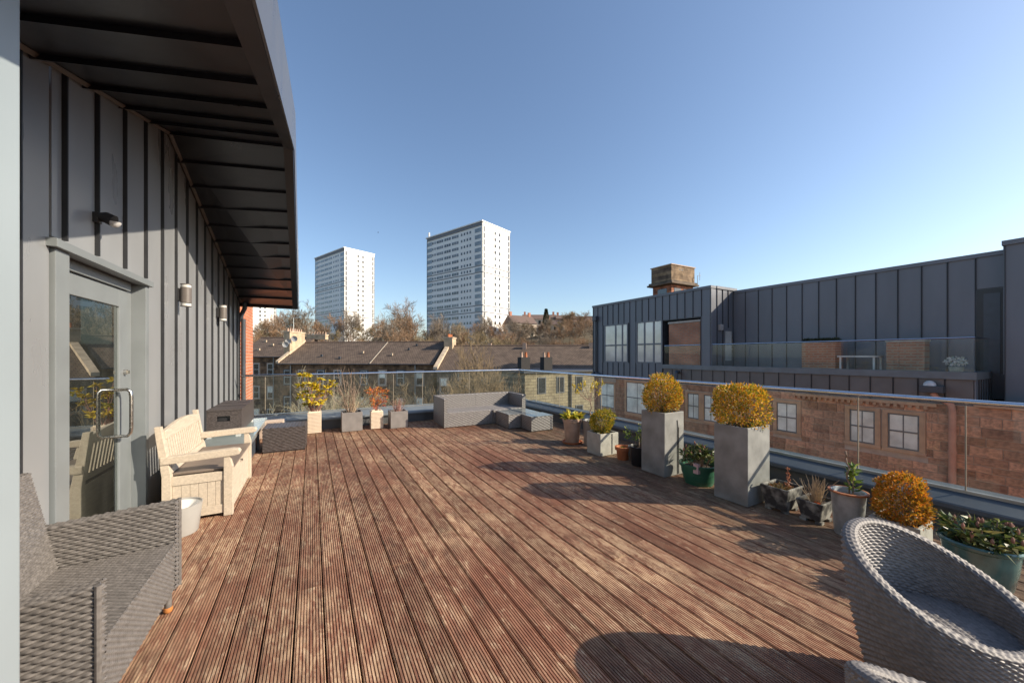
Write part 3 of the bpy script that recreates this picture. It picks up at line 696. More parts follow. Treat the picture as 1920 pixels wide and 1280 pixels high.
# galvanised pot with young laurel
t = pot('metal_pot', 'pale galvanised pot with rusty rim and young green shrub with twisted stem', 'pot', (3.95, 1.335, 0))
rpot(t, .088, .118, .365, GALV, rim=.012, rimm=RUST)
mb = MB(); sb = MB()
sb.path([(.02,0,.3),(.02,.0,.42),(.0,.01,.47),(-.02,.0,.52),(.0,-.01,.56),(-.03,.0,.60),(-.015,.01,.64),(-.035,0,.67),(-.03,.01,.70)], [.006,.006,.006,.007,.006,.007,.006,.006,.009], 6)
sb.path([(.03,-.02,.3),(.035,-.02,.42),(.04,-.02,.55)], [.006,.005,.004], 6); sb.build('twisted_stem', TWIG, t)
for i in range(46):
    z = random.uniform(.36,.57); th = random.uniform(0,6.28); leaf(mb, (.036,-.02,z), Vector((math.cos(th),math.sin(th),random.uniform(.1,.9))), random.uniform(.055,.085), .026, .3)
nobuild(mb, 'leaves', GRNL, t)
# low concrete planter with orange box cube
t = pot('low_planter', 'low pale concrete planter with a bright orange clipped box bush', 'planter', (3.96, 1.03, 0), 0)
sqpot(t, .28, .28, .25, CONC); bush(t, (-.02,-.02,.405), .16, .16, .178, 5000, BOXO, .023, power=3.5)
# teal glazed pot with rhododendron
t = pot('glazed_pot', 'large teal glazed pot with a budding rhododendron behind the wicker tub chair', 'pot', (3.66, .60, 0))
rpot(t, .10, .165, .35, TEAL, soil=.05, prof=[(0,.002),(.098,.002),(.104,.02),(.132,.10),(.150,.20),(.158,.28),(.160,.31),(.176,.322),(.179,.338),(.172,.349),(.155,.345),(.150,.33),(.145,.29)])
rhodo(t, .32, .165, 48, .17, .085)
# --- farther pots of the same row
t = pot('square_planter', 'small square pale planter with an olive-gold box ball', 'planter', (3.92, 4.26, 0))
sqpot(t, .36, .30, .33, CONC); bush(t, (-.01,.0,.47), .185, .185, .18, 3800, BOXG, .026)
MB().path([(.05,-.155,.02),(.05,-.155,.32)], .004, 6).build('cable', BLACKP, t)
t = pot('clay_pot', 'pale clay pot on a saucer with broad yellow-green leaves', 'pot', (3.93, 5.02, 0))
MB().lathe([(0,.001),(.165,.001),(.175,.03),(.165,.032),(.15,.012),(0,.012)], n=32).build('saucer', TERRA, t, smooth=True)
t2 = MB().lathe([(0,.013),(.115,.013),(.118,.02),(.15,.36),(.162,.365),(.166,.42),(.155,.425),(.146,.40),(.14,.37)], n=36).build('body', CLAYP, t, smooth=True)
MB().lathe([(.142,.385),(0,.392)], n=20).build('soil', SOIL, t)
mb = MB()
for i in range(60):
    th = random.uniform(0,6.28); leaf(mb, (.05*math.cos(th),.05*math.sin(th),.40+random.uniform(0,.05)), Vector((math.cos(th),math.sin(th),random.uniform(.0,.9))), random.uniform(.12,.2), .075, .4)
nobuild(mb, 'leaves', leafmat('bergenia_leaves', [(0,(.22,.26,.03)),(.5,(.45,.40,.04)),(1,(.6,.42,.04))]), t)
t = pot('metal_pot', 'grey cylindrical pot with a small gnarled tree of pale yellow leaves', 'pot', (4.10, 4.72, 0))
rpot(t, .12, .145, .42, mat('grey_pot', (.27,.26,.25), .6, .12, 8))
sb = MB(); lf = MB()
trunk = [(0,0,.38),(.01,0,.48),(-.03,.01,.55),(.0,0,.62),(-.02,0,.70),(-.04,.0,.76)]
sb.path(trunk, [.011,.010,.010,.009,.009,.008], 6)
for ex in [(-.22,.04,.98),(-.30,-.02,.90),(-.13,.03,1.02),(-.02,-.04,1.0),(.10,.0,1.03),(.16,.05,.98),(.05,.06,.92),(.2,-.03,1.04),(-.36,.02,1.0),(.11,-.05,.88)]:
    a = Vector((-.04,0,.74)); e = Vector(ex); mid = a.lerp(e,.45)+Vector((0,0,-.03))+rv()*.02
    sb.path([a, mid, e], [.007,.005,.003], 5)
    for j in range(16): leaf(lf, e+rv()*.025-Vector((0,0,random.uniform(-.03,.06))), rv()*.6+Vector((0,0,.8)), random.uniform(.035,.06), .018)
sb.build('trunk', TWIG, t); nobuild(lf, 'leaves', YELL, t)
t = pot('terracotta_pot', 'small orange terracotta pot beside the square pale planter', 'pot', (3.94, 3.86, 0))
rpot(t, .075, .10, .185, TERRA, rim=.045)
mb = MB()
for i in range(30): leaf(mb, (random.gauss(0,.03),random.gauss(0,.03),.14), rv()+Vector((0,0,.8)), .05, .02)
nobuild(mb, 'seedlings', GRNL, t)
t = pot('stone_bowl', 'small dark grey rounded stone pot next to the terracotta pot', 'pot', (4.07, 3.70, 0))
rpot(t, .10, .135, .21, mat('grey_stone_bowl', (.13,.13,.13), .8, .25, 10, .2), prof=[(0,.002),(.09,.002),(.12,.03),(.14,.1),(.138,.2),(.128,.21),(.115,.2),(.112,.16)])
t = pot('nursery_pot', 'black plastic nursery pot with a small green shrub by the tall planter', 'pot', (3.93, 3.55, 0))
rpot(t, .10, .135, .26, BLACKP)
mb = MB(); sb = MB()
for i in range(9):
    e = Vector((random.gauss(0,.06),random.gauss(0,.06),random.uniform(.40,.56))); sb.path([(0,0,.2),e*.55+Vector((0,0,.12)),e], [.004,.003,.002], 4)
    for j in range(16): leaf(mb, e+rv()*.04-Vector((0,0,random.uniform(0,.1))), rv()+Vector((0,0,.4)), .045, .02)
sb.build('stems', TWIG, t); nobuild(mb, 'leaves', GRNL, t)
# ================================================================ FAR ROW
def ribpot(label, loc, wx, h):
    t = pot('ribbed_planter', label, 'planter', loc, math.radians(-1)); a = wx/2
    sqpot(t, wx-.034, wx-.034, h, RIBC, .02, .03, .004)
    n = int(h/.0275); me = None
    for k in range(n):
        z = .012+k*(h-.02)/n; m = MB()
        for s in ((-a,-a,a,-a+.01),(-a,a-.01,a,a),(-a,-a+.01,-a+.01,a-.01),(a-.01,-a+.01,a,a-.01)): m.box(s[0],s[1],z,s[2],s[3],z+.0165)
        if me is None: me = m.mesh('rib', RIBC); z00 = z
        inst('rib', me, t, (0,0,z-z00))
    return t
t = ribpot('tall cream ribbed planter with bright yellow leafy shrub', (.045, 8.10, 0), .235, .42)
sb = MB(); lf = MB(); YG = leafmat('mahonia_green', [(0,(.10,.14,.015)),(.5,(.28,.29,.03)),(1,(.5,.42,.03))])
lg = MB()
for (x,z,n,g) in [(-.22,1.13,26,0),(-.12,1.12,24,0),(.10,1.04,14,0),(.30,.98,16,0),(.34,.92,8,0),(-.24,.92,18,0),(-.13,.96,14,0),(-.04,.95,26,0),(.03,.90,26,0),(.0,.85,22,0),(.10,.80,22,0),(.22,.88,18,0),(.24,.76,20,0),(.12,.72,16,1),(-.22,.74,20,0),(-.26,.68,14,1),(-.14,.66,18,1),(-.05,.60,20,0),(.08,.58,22,0),(-.12,.56,16,1),(.02,.68,18,1),(-.08,.74,16,1),(.15,.62,10,0),(-.16,.80,12,1)]:
    e = Vector((x, random.uniform(-.08,.1), z)); a = Vector((x*.2,0,.38)); sb.path([a, a.lerp(e,.55)+rv()*.025, e], [.006,.005,.004], 5)
    for j in range(n):
        th = random.uniform(0,6.28); leaf(lg if (g and j % 2) else lf, e, Vector((math.cos(th),math.sin(th),random.uniform(-.6,.6))), random.uniform(.075,.125), .038, .35)
sb.build('stems', TWIGR, t); nobuild(lf, 'leaves', YELL, t); nobuild(lg, 'green_leaves', YG, t)
def cube(label, loc, wx, h):
    t = pot('cube_planter', label, 'planter', loc, math.radians(-1)); sqpot(t, wx, wx, h, CUBEG, .022, .05); return t
t = cube('larger grey cube planter with tall bare twigs', (.70, 8.02, 0), .375, .375)
sb = MB()
for i in range(26):
    a = random.uniform(0,6.28); p = Vector((.06*math.cos(a),.06*math.sin(a),.32)); hgt = random.uniform(.25,.95); e = p+Vector((random.gauss(0,.13)*(1 if hgt>.5 else 1.8),random.gauss(0,.1),hgt))
    sb.path([p, p.lerp(e,.4)+rv()*.03, p.lerp(e,.75)+rv()*.03, e], [.006,.005,.0035,.002], 4)
    for j in range(3):
        q = p.lerp(e,random.uniform(.3,.9)); sb.path([q, q+Vector((random.gauss(0,.08),random.gauss(0,.05),random.uniform(.05,.2)))], [.003,.0015], 3)
sb.build('bare_twigs', TWIG, t); mb = MB()
for i in range(60):
    a = random.uniform(0,6.28); p = Vector((.05*math.cos(a),.05*math.sin(a),.32)); mb.path([p, p+Vector((random.gauss(0,.06),random.gauss(0,.05),random.uniform(.08,.25)))], [.004,.002], 3)
mb.build('straw_stubble', TWIGP, t)
t = ribpot('shorter cream ribbed planter with red and orange heavenly bamboo', (1.17, 7.98, 0), .235, .37)
sb = MB(); lf = MB()
for i in range(20):
    z = random.uniform(.5,.82) if i > 4 else random.uniform(.42,.55); x = random.gauss(0,.09); e = Vector((x,random.gauss(0,.06),z)); sb.path([(0,0,.33),(x*.3,0,z*.7),e], [.004,.003,.002], 4)
    for j in range(24): leaf(lf, e+rv()*.05, rv()+Vector((x*4,0,.1)), random.uniform(.035,.06), .016)
for s, z in ((-1,.79),(1,.77),(1,.66)):
    for j in range(26): q = j/26; leaf(lf, (s*(.08+.17*q), 0, z+.01*math.sin(q*5)), Vector((s,random.gauss(0,.6),random.gauss(0,.5))), .045*(1.2-q), .014)
sb.build('stems', TWIGR, t); nobuild(lf, 'leaves', REDL, t)
t = cube('smaller grey cube planter with short reddish twigs', (1.585, 7.90, 0), .345, .345)
sb = MB(); lf = MB()
for i in range(60):
    a = random.uniform(0,6.28); p = Vector((.05*math.cos(a),.05*math.sin(a),.29)); e = p+Vector((random.gauss(0,.08),random.gauss(0,.07),random.uniform(.1,.3)))
    sb.path([p, p.lerp(e,.5)+rv()*.02, e], [.0035,.003,.0015], 3)
    if i % 2: 
        for j in range(4): leaf(lf, e+rv()*.02, rv(), .02, .01)
sb.build('twigs', TWIGR, t); nobuild(lf, 'dry_leaves', leafmat('dry_pink_leaves', [(0,(.25,.12,.10)),(1,(.4,.25,.18))]), t)
# --- corner sofa set
t = thing('corner_sofa', 'silver-grey wicker corner sofa in the far corner of the deck', 'sofa', (2.38, 7.25, 0), math.radians(-1.5))
k = (.05, .026, .014)
WV().box(0,0,.01,.065,.82,.60,*k).build('arm', WICKS, t)
a_ = WV().box(.066,.70,.30,.97,.82,.598,*k,'yZY'); a_.build('backrest', WICKS, t)
WV().box(.975,.70,.30,1.83,.82,.598,*k,'xyZYX').build('backrest', WICKS, t)
WV().box(.067,.01,.01,1.10,.70,.31,*k,'yZ').build('seat', WICKS, t)
WV().box(1.10,-.03,.01,1.83,.70,.31,*k,'yZxX').build('seat', WICKS, t)
WV().box(1.835,.02,.01,1.93,.82,.60,*k).build('arm', WICKS, t)
bx(.02,.03,.0,1.9,.80,.29).build('frame', BLACKP, t)
t = thing('wicker_ottoman', 'larger square wicker ottoman pushed against the corner sofa', 'ottoman', (3.87, 6.83, 0), math.radians(-1.5))
WV().box(-.36,-.30,.012,.36,.30,.29,*k).build('body', WICKS, t); bx(-.355,-.295,0,.355,.295,.285).build('core', BLACKP, t); bx(-.37,-.31,.291,.37,.31,.302).build('glass_top', mat('smoked_glass_top', (.17,.18,.18), .2, .1, 3), t, .003)
t = thing('wicker_table', 'small square wicker coffee table in front of the ottoman', 'table', (4.02, 6.28, 0), math.radians(-1.5))
WV().box(-.25,-.20,.012,.25,.20,.285,*k).build('body', WICKS, t); bx(-.245,-.195,0,.245,.195,.28).build('core', BLACKP, t); bx(-.256,-.206,.287,.256,.206,.30).build('glass_top', mat('smoked_glass_top', (.17,.18,.18)), t, .003)
# ================================================================ WICKER TUB CHAIRS (near right)
def tub(label, loc, rot, R=.355, zb=.686, zf=.439, Q=.802):
    t = thing('tub_chair', label, 'chair', loc, rot)              # local +x is the back of the chair
    zr = lambda c: zf+(zb-zf)*((1+np.clip(c,-1,1))/2)**1.214
    def shell(off):
        def Pf(U, V):
            ph_ = U*2*np.pi; c, s_ = np.cos(ph_), np.sin(ph_); H = zr(c)
            z = .02+V*(H-.02); q = np.clip((z-.02)/(H-.02), 0, 1.05); r = R*(.64+.36*(1-(1-np.clip(q,0,1))**1.7))+off
            return np.stack([(r*Q if off == 0 else (r-off)*Q+off)*c, r*s_, z], -1)
        return Pf
    WV().add(shell(0), 104, 50, .012, 4, 4).build('outer_shell', WICKE, t)
    def inn(U, V):
        H = zr(np.cos(U*2*np.pi)); v2 = (.22-.02)/(H-.02); return shell(-.05)(U, v2+V*(1-v2))
    WV().add(inn, 92, 32, .011, 4, 4, flip=True).build('inner_shell', WICKE, t)
    def rim(U, V):
        ph_ = U*2*np.pi; base = shell(-.026)(U, np.ones_like(V)); c, s_ = np.cos(ph_), np.sin(ph_); a = V*2*np.pi
        out = np.stack([c, s_, np.zeros_like(c)], -1); up = np.zeros_like(out); up[...,2] = 1
        return base+out*(.027*np.cos(a))[...,None]+up*(.016*np.sin(a))[...,None]
    WV().add(rim, 150, 10, .005, 4, 3).build('rim_braid', WICKR, t)
    def seat(U, V):
        x = (U-.5)*2; y = (V-.5)*2; r = .312
        sx_ = x*np.sqrt(1-y*y/2)*r*Q; sy_ = y*np.sqrt(1-x*x/2)*r
        return np.stack([sx_, sy_, .355+.012*(1-(x*x+y*y)/2)], -1)
    WV().add(seat, 30, 44, .008).build('seat', WICKE, t)
    return t
tub('ash-grey wicker tub chair standing between the teal pot and another tub chair', (2.31, .493, 0), math.radians(90))
tub('second ash-grey wicker tub chair in front of the other tub chair', (1.515, .143, 0), math.radians(189))
print('p3 ok')
# ================================================================ GROUND AND HILL
def sst(a): a = min(1, max(0, a)); return a*a*(3-2*a)
def hz(l, d):
    h = -10.5 + sst((d-66)/95)*17 + sst((l+25)/70)*sst((d-85)/90)*9
    return h
GROUND = mat('winter_ground', (.075,.062,.035), .95, .3, .15, col2=(.11,.085,.05))
g = MB(); ds = [-300,-60,0,30,60,66,72,80,90,100,112,125,140,155,170,190,220,300,600,1500,2800]; lsx = [-2500,-900,-400,-250,-180,-140,-110,-85,-65,-50,-35,-20,-8,5,18,30,45,65,90,130,200,400,900,2500]
for d in ds:
    for l in lsx: g.v.append(cw(l, d, hz(l, d)))
n = len(lsx)
for i in range(len(ds)-1):
    for j in range(n-1): g.f.append((i*n+j, i*n+j+1, (i+1)*n+j+1, (i+1)*n+j))
g.build('ground', GROUND, kind='structure', smooth=True)
# ================================================================ NEIGHBOUR BUILDING (right)
NX = 13.0
nb = thing('neighbour_building', 'red sandstone building with charcoal clad rooftop storey and glazed roof terrace', 'building', (NX, 8, 0))
def N(o): o.location = Vector(o.location)-Vector((NX,8,0)); return o
N(bx(NX+.05,-8,-10.6,NX+14,14.75,.40).build('stone_core', SANDM, nb))
core1 = N(bx(NX+.03,10.5,.35,NX+9,14.84,4.02).build('rooftop_storey', DARKM, nb))
core2 = N(bx(14.43,-6,.45,NX+9,8.4,3.93).build('rooftop_rear_storey', DARKM, nb))
core3 = N(bx(NX+.03,8.38,2.95,NX+9,10.5,4.02).build('rooftop_overhang', DARKM, nb))
N(bx(14.2,8.4,1.05,NX+9,10.5,2.95).build('loggia_rear_wall', DARKM, nb))
terr = N(bx(NX+.08,2.22,.401,14.44,10.5,1.05).build('terrace_floor', mat('terrace_paving', (.2,.19,.18), .8), nb))
def clad(core, X, y0, y1, z0, z1, pitch, holes=(), m=CLADN, rib=.03):
    n = max(1, round((y1-y0)/pitch)); w = (y1-y0)/n
    for k in range(n):
        a, b = y0+k*w, y0+(k+1)*w; segs = [(z0,z1)]
        for (ha,hb,hc,hd) in holes:
            if a < hb-.05 and b > ha+.05:
                ns = []
                for s0,s1 in segs:
                    if hc > s0: ns.append((s0, min(hc,s1)))
                    if hd < s1: ns.append((max(hd,s0), s1))
                segs = [q for q in ns if q[1]-q[0] > .02]
        for s0,s1 in segs:
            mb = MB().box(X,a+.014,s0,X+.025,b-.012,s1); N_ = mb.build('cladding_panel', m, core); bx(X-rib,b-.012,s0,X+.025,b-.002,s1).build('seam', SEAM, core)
def cladx(core, Y, x0, x1, z0, z1, pitch, m=CLADN, rib=.03):
    n = max(1, round((x1-x0)/pitch)); w = (x1-x0)/n
    for k in range(n):
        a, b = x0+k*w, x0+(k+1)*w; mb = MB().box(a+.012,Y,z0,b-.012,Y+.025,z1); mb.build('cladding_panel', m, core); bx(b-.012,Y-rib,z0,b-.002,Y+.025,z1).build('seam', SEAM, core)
w1 = (12.42,14.0,1.15,3.02); w2 = (10.5,11.92,1.15,3.02)
clad(core1, NX, 10.5, 14.84, .44, 4.0, .36, (w1, w2))
clad(core3, NX, 8.38, 10.5, 2.98, 4.0, .36)
clad(core3, NX, 8.38, 8.76, 1.06, 2.98, .38)
cladx(core3, 8.352, NX, 14.42, 1.06, 4.0, .36)
clad(core2, 14.40, 2.42, 8.35, 1.06, 3.9, .45)
clad(core2, 14.40, 1.96, 2.42, 3.13, 3.9, .45)
cladx(core2, 1.93, 14.0, 14.42, 1.06, 4.02, .42); clad(core2, 13.97, -6, 1.93, .44, 4.02, .5)
for c_, b_ in ((core1,(NX-.04,8.33,4.0,NX+.3,14.88,4.1)),(core3,(NX+.31,8.31,4.005,14.6,8.6,4.105)),(core2,(14.36,1.97,3.9,14.8,8.30,4.0)),(core2,(13.92,-6,4.021,14.5,1.965,4.13))): bx(*b_).build('roof_trim', CLADN, c_)
# windows of the rooftop storey
def nwin(y0,y1,z0,z1,cols,X=NX):
    f = MB(); t_ = .06; xx = X-.01
    f.box(xx,y0,z0,xx+.08,y1,z0+t_); f.box(xx,y0,z1-t_,xx+.08,y1,z1); f.box(xx,y0,z0+t_,xx+.08,y0+t_,z1-t_); f.box(xx,y1-t_,z0+t_,xx+.08,y1,z1-t_)
    for c in cols: f.box(xx+.005,c-.035,z0+t_,xx+.075,c+.035,z1-t_)
    zm = z0+(z1-z0)*.45; ed = [y0+t_]+[v for c in cols for v in (c-.035,c+.035)]+[y1-t_]
    for a,b in zip(ed[::2], ed[1::2]): f.box(xx+.006,a,zm-.035,xx+.074,b,zm+.035)
    w_ = N(f.build('window', CLADN, nb))
    for a,b in zip(ed[::2], ed[1::2]):
        bx(xx+.026,a,z0+t_,xx+.032,b,zm-.035).build('pane', REFLPANE, w_); bx(xx+.026,a,zm+.035,xx+.032,b,z1-t_).build('pane', REFLPANE, w_)
REFLPANE = mat('window_painted_reflection', (.48,.48,.46), .06, .25, 1.2, spec=1.0, coat=1)  # pale base colour paints in the sky and sunlit walls mirrored by the panes
nwin(*w1, [12.78,13.22]); nwin(*w2, [10.95,11.45])
# brick pier under the overhang
t_ = N(bx(13.06,8.82,1.05,14.19,10.22,2.80).build('brick_pier', brickmat('pier_brick', (.55,.24,.13),(.46,.19,.11),(.36,.24,.17),.23,.075,axis='YZ'), nb)); bx(13.03,8.80,2.801,14.2,10.25,2.88).build('pier_cap', CONC, t_)
# terrace door and flood light on the return
d_ = N(bx(13.72,8.30,1.06,14.28,8.35,2.55).build('terrace_door', CLADN, nb)); bx(13.80,8.285,1.3,14.18,8.299,2.42).build('pane', REFLPANE, d_); bx(14.21,8.27,1.6,14.23,8.3,2.3).build('handle', STEEL, d_)
N(bx(13.42,8.22,2.45,13.56,8.34,2.66).build('flood_light', mat('lamp_grey', (.3,.3,.3), .5), nb))
# dark doorway at the right end of the rear wall
dw = N(bx(14.415,1.98,1.06,14.425,2.41,3.1).build('doorway', BLACKP, nb)); bx(14.40,2.05,1.06,14.412,2.30,3.0).build('door_leaf', DARKM, dw)
# terrace coping, band, glass
cop = N(bx(NX-.06,2.16,.95,NX+.22,10.46,1.12).build('terrace_coping', PARA, nb)); bx(NX+.221,2.16,.95,14.3,2.4,1.12).build('coping_return', PARA, cop)
band = N(bx(NX+.03,2.22,.402,NX+.079,10.46,.949).build('band_backing', DARKM, nb))
CLB = mat('brown_grey_cladding', (.125,.115,.11), .5, .1, 3, obj=.05)
clad(band, NX, 2.2, 10.46, .36, .945, .44, m=CLB, rib=.015); cladx(band, 2.18, NX, 15.5, .36, .945, .2, m=CLADN, rib=.02)
for a, b in ((2.22,3.4),(3.42,5.2),(5.22,7.0),(7.02,8.9),(8.92,10.44)): N(bx(NX+.05,a,1.121,NX+.062,b,1.88).build('terrace_glass', GLASS, nb))
N(bx(NX+.07,2.2,1.121,14.3,2.212,1.88).build('terrace_glass', GLASS, nb))
N(MB().path([(NX+.056,10.44,1.90),(NX+.056,2.205,1.90),(14.3,2.205,1.90)], .022, 8).build('terrace_handrail', CHROME, nb, smooth=True))
# things on that terrace
BR2 = brickmat('terrace_brick', (.46,.20,.11),(.38,.15,.085),(.40,.28,.2),.23,.075,axis='YZ')
t = thing('brick_planter', 'orange-brown brick planter with clipped dark hedge on the neighbouring terrace', 'planter', (13.75, 5.3, 1.05))
bx(-.2,-.42,0,.2,.42,.86).build('body', BR2, t); hb = MB()
for i in range(900): leaf(hb, (random.uniform(-.2,.2),random.uniform(-.45,.45),random.uniform(.86,.96)), rv()+Vector((0,0,.5)), .05, .03)
nobuild(hb, 'hedge', leafmat('dark_hedge', [(0,(.02,.03,.01)),(1,(.05,.06,.02))]), t)
t = thing('brick_chimney_base', 'red brick chimney base behind the neighbouring terrace glass', 'brick base', (13.8, 3.45, 1.05)); bx(-.2,-.35,0,.2,.35,.8).build('body', BR2, t); bx(-.22,-.37,.801,.22,.37,.86).build('cap', CONC, t)
t = thing('patio_table', 'pale outdoor table on the neighbouring roof terrace', 'table', (13.75, 4.38, 1.05))
bx(-.3,-.42,.40,.3,.42,.44).build('table_top', mat('pale_table', (.5,.5,.5), .5), t)
for x in (-.26,.22):
    for y in (-.38,.34): bx(x,y,0,x+.04,y+.04,.4).build('leg', mat('pale_table', (.5,.5,.5)), t)
t = thing('flower_pot', 'pot of small white flowers at the neighbouring terrace corner', 'plant', (13.45, 2.55, 1.05)); MB().lathe([(0,0),(.09,0),(.13,.18),(.11,.18),(0,.15)], n=20).build('pot', CONC, t, smooth=True)
fb = MB()
for i in range(160): p = rv()*.16; leaf(fb, (p.x,p.y,.3+p.z*.6), rv(), .06, .05)
nobuild(fb, 'flowers', leafmat('white_flowers', [(0,(.2,.25,.15)),(.4,(.6,.62,.6)),(1,(.75,.75,.75))]), t)
# pipes and vents
v_ = MB(); v_.path([(NX-.08,14.55,3.3),(NX-.08,14.55,.6)], .05, 8); N(v_.build('downpipe', DARKM, nb, smooth=True)); N(bx(NX-.2,14.42,3.28,NX-.03,14.68,3.52).build('hopper', DARKM, nb, .01))
v_ = MB(); v_.path([(NX-.12,14.5,.62),(NX-.12,14.2,.52)], .05, 8); v_.path([(NX-.12,14.6,.62),(NX-.12,14.8,.52)], .05, 8); N(v_.build('pipe_shoe', DARKM, nb, smooth=True))
N(MB().path([(NX,9.72,.82),(NX-.15,9.70,.84),(NX-.22,9.66,.78),(NX-.23,9.65,.45)], .065, 10).build('gooseneck_vent', DARKM, nb, smooth=True))
N(bx(NX-.22,2.62,.62,NX-.02,3.0,.78).build('vent_box', DARKM, nb, .01)); N(MB().lathe([(.11,0),(.10,.06),(.05,.11),(0,.12)], (NX-.12,2.85,.781), 16).build('vent_dome', mat('pale_dome', (.5,.5,.5), .3), nb, smooth=True))
PIPE = mat('salmon_pipe', (.50,.23,.15), .6, .08, 6)
v_ = MB(); v_.path([(NX-.10,2.80,.60),(NX-.12,2.74,.50),(NX-.12,2.62,.45),(NX-.12,2.52,.36),(NX-.12,2.5,.2),(NX-.12,2.5,-6)], .062, 10); pp = N(v_.build('soil_pipe', PIPE, nb, smooth=True))
for z in (-.75,-2.4): MB().path([(NX-.12,2.5,z),(NX-.12,2.5,z+.06)], .075, 10).build('collar', PIPE, pp)
# ---- sandstone wall, block by block, with sash windows
WINS = [(3.84,4.36,-.85,.03),(3.04,3.60,-.85,.03),(5.60,6.16,-.88,.02),(8.08,8.62,-.95,.02),(8.82,9.3,-.95,.02),(11.2,12.5,-1.15,.26),(13.3,14.3,-1.1,.1),(.2,.8,-1.1,.03),(-1.3,-.7,-1.1,.03)]
for (a,b,c,d) in list(WINS):
    if a > 0: WINS.append((a,b,c-2.9,d-2.9))
stw = N(bx(NX-.002,-8,-10.5,NX+.049,14.75,.359).build('stone_wall', SANDM, nb))
ub = bx(0,0,0,1,1,1).mesh('stone_block', SAND1); rest = MB(); z = -3.9; random.seed(11)
def overl(y0,y1,z0,z1): return any(y0 < b+.10 and y1 > a-.10 and z0 < d+.07 and z1 > c-.09 for a,b,c,d in WINS)
row = 0
while z < .33:
    h = random.choice((.15,.19,.19,.23)); h = min(h, .355-z); y = -6.0
    while y < 14.7:
        L = random.uniform(.26,.62); a, b = y, min(y+L, 14.73); cuts = [(a,b)]
        for (wa,wb,wc,wd) in WINS:
            if z < wd+.09 and z+h > wc-.10:
                nc = []
                for p,q in cuts:
                    if q < wa-.11 or p > wb+.11: nc.append((p,q)); continue
                    if p < wa-.11: nc.append((p, wa-.11))
                    if q > wb+.11: nc.append((wb+.11, q))
                cuts = nc
        for p,q in cuts:
            if q-p < .05: continue
            xo = NX-.015+random.uniform(-.007,.005)
            if .2 < p < 7.3 and z > -2.3: o = inst('stone_block', ub, stw, (xo,p+.007,z+.007), 0, (.03,q-p-.014,h-.014))
            else: rest.box(xo,p+.005,z+.005,xo+.03,q-.005,z+h-.005)
        y += L
    z += h; row += 1
r_ = rest.build('stone_blocks', SAND1, stw); r_['kind'] = 'stuff'
WINF = mat('grey_sash_frame', (.12,.125,.13), .5)
for i,(a,b,c,d) in enumerate(WINS):
    s = MB(); X = NX-.045
    s.box(X-.02,a-.12,c-.09,X+.05,b+.10,c); s.box(X+.002,a-.10,d,X+.05,b+.10,d+.085); s.box(X+.003,a-.10,c,X+.05,a,d); s.box(X+.003,b,c,X+.05,b+.10,d)
    wd_ = N(s.build('stone_window', SAND2, nb, .006))
    f = MB(); X = NX-.014; m_ = (a+b)/2; zm = (c+d)/2; q = .035
    f.box(X,a,c,X+.03,b,c+q); f.box(X,a,d-q,X+.03,b,d); f.box(X,a,c+q,X+.03,a+q,d-q); f.box(X,b-q,c+q,X+.03,b,d-q); f.box(X-.004,a+q,zm-.02,X+.03,b-q,zm+.02)
    for s0,s1 in ((c+q,zm-.02),(zm+.02,d-q)): f.box(X+.002,m_-.012,s0,X+.028,m_+.012,s1)
    f.build('sash', WINF, wd_)
    bx(NX-.008,a+q,c+q,NX-.004,b-q,d-q).build('pane', BLIND, wd_)
N(bx(NX-.10,-6,.358,NX+.03,2.2,.43).build('eaves_course', SAND2, nb, .01))
dz_ = bx(0,0,0,.07,.06,.07).mesh('dentil', SAND2)
for k in range(22): N(inst('dentil', dz_, nb, (NX-.085, 2.9+k*.13, .205)))
N(bx(NX-.10,2.75,.276,NX-.014,5.6,.352).build('cornice', SAND2, nb, .008))
# ---- pale stone wing across the back court, flat roof
PALE = brickmat('pale_rubble', (.31,.27,.175),(.24,.205,.135),(.16,.14,.095),.7,.3,axis='XZ',msize=.03, stain=.4)
rw = thing('rear_wing', 'pale yellow stone rear wing with flat dark roof and small windows', 'building', cw(at(984,36),36,.35))
bx(0,0,-10.6,16,7,-.62).build('wall', PALE, rw); bx(-.2,-.2,-.619,16.2,7.2,-.45).build('roof', DARKM, rw)
for xx in (2.0,4.3,6.8,9.6):
    for zc in (-1.9,-5.0):
        w_ = bx(xx-.5,-.05,zc-.85,xx+.5,.02,zc+.85).build('window', WINF, rw); bx(xx-.4,-.06,zc-.75,xx+.4,-.051,zc+.75).build('pane', WGLASS, w_)
MB().path([(5.6,-.12,-.6),(5.6,-.12,-9)], .08, 8).build('downpipe', DARKM, rw)
for xx in (1.6,4.5):
    c_ = bx(xx-.55,2.5,-.449,xx+.55,3.3,.95).build('chimney', mat('sooty_brick', (.03,.028,.027), .9), rw)
    for k in (-.3,.25): MB().lathe([(.16,0),(.12,.5),(.15,.55),(.08,.55)], (xx+k,2.9,.951), 10).build('chimney_pot', CLAYP if k < 0 else TERRA, c_, smooth=True)
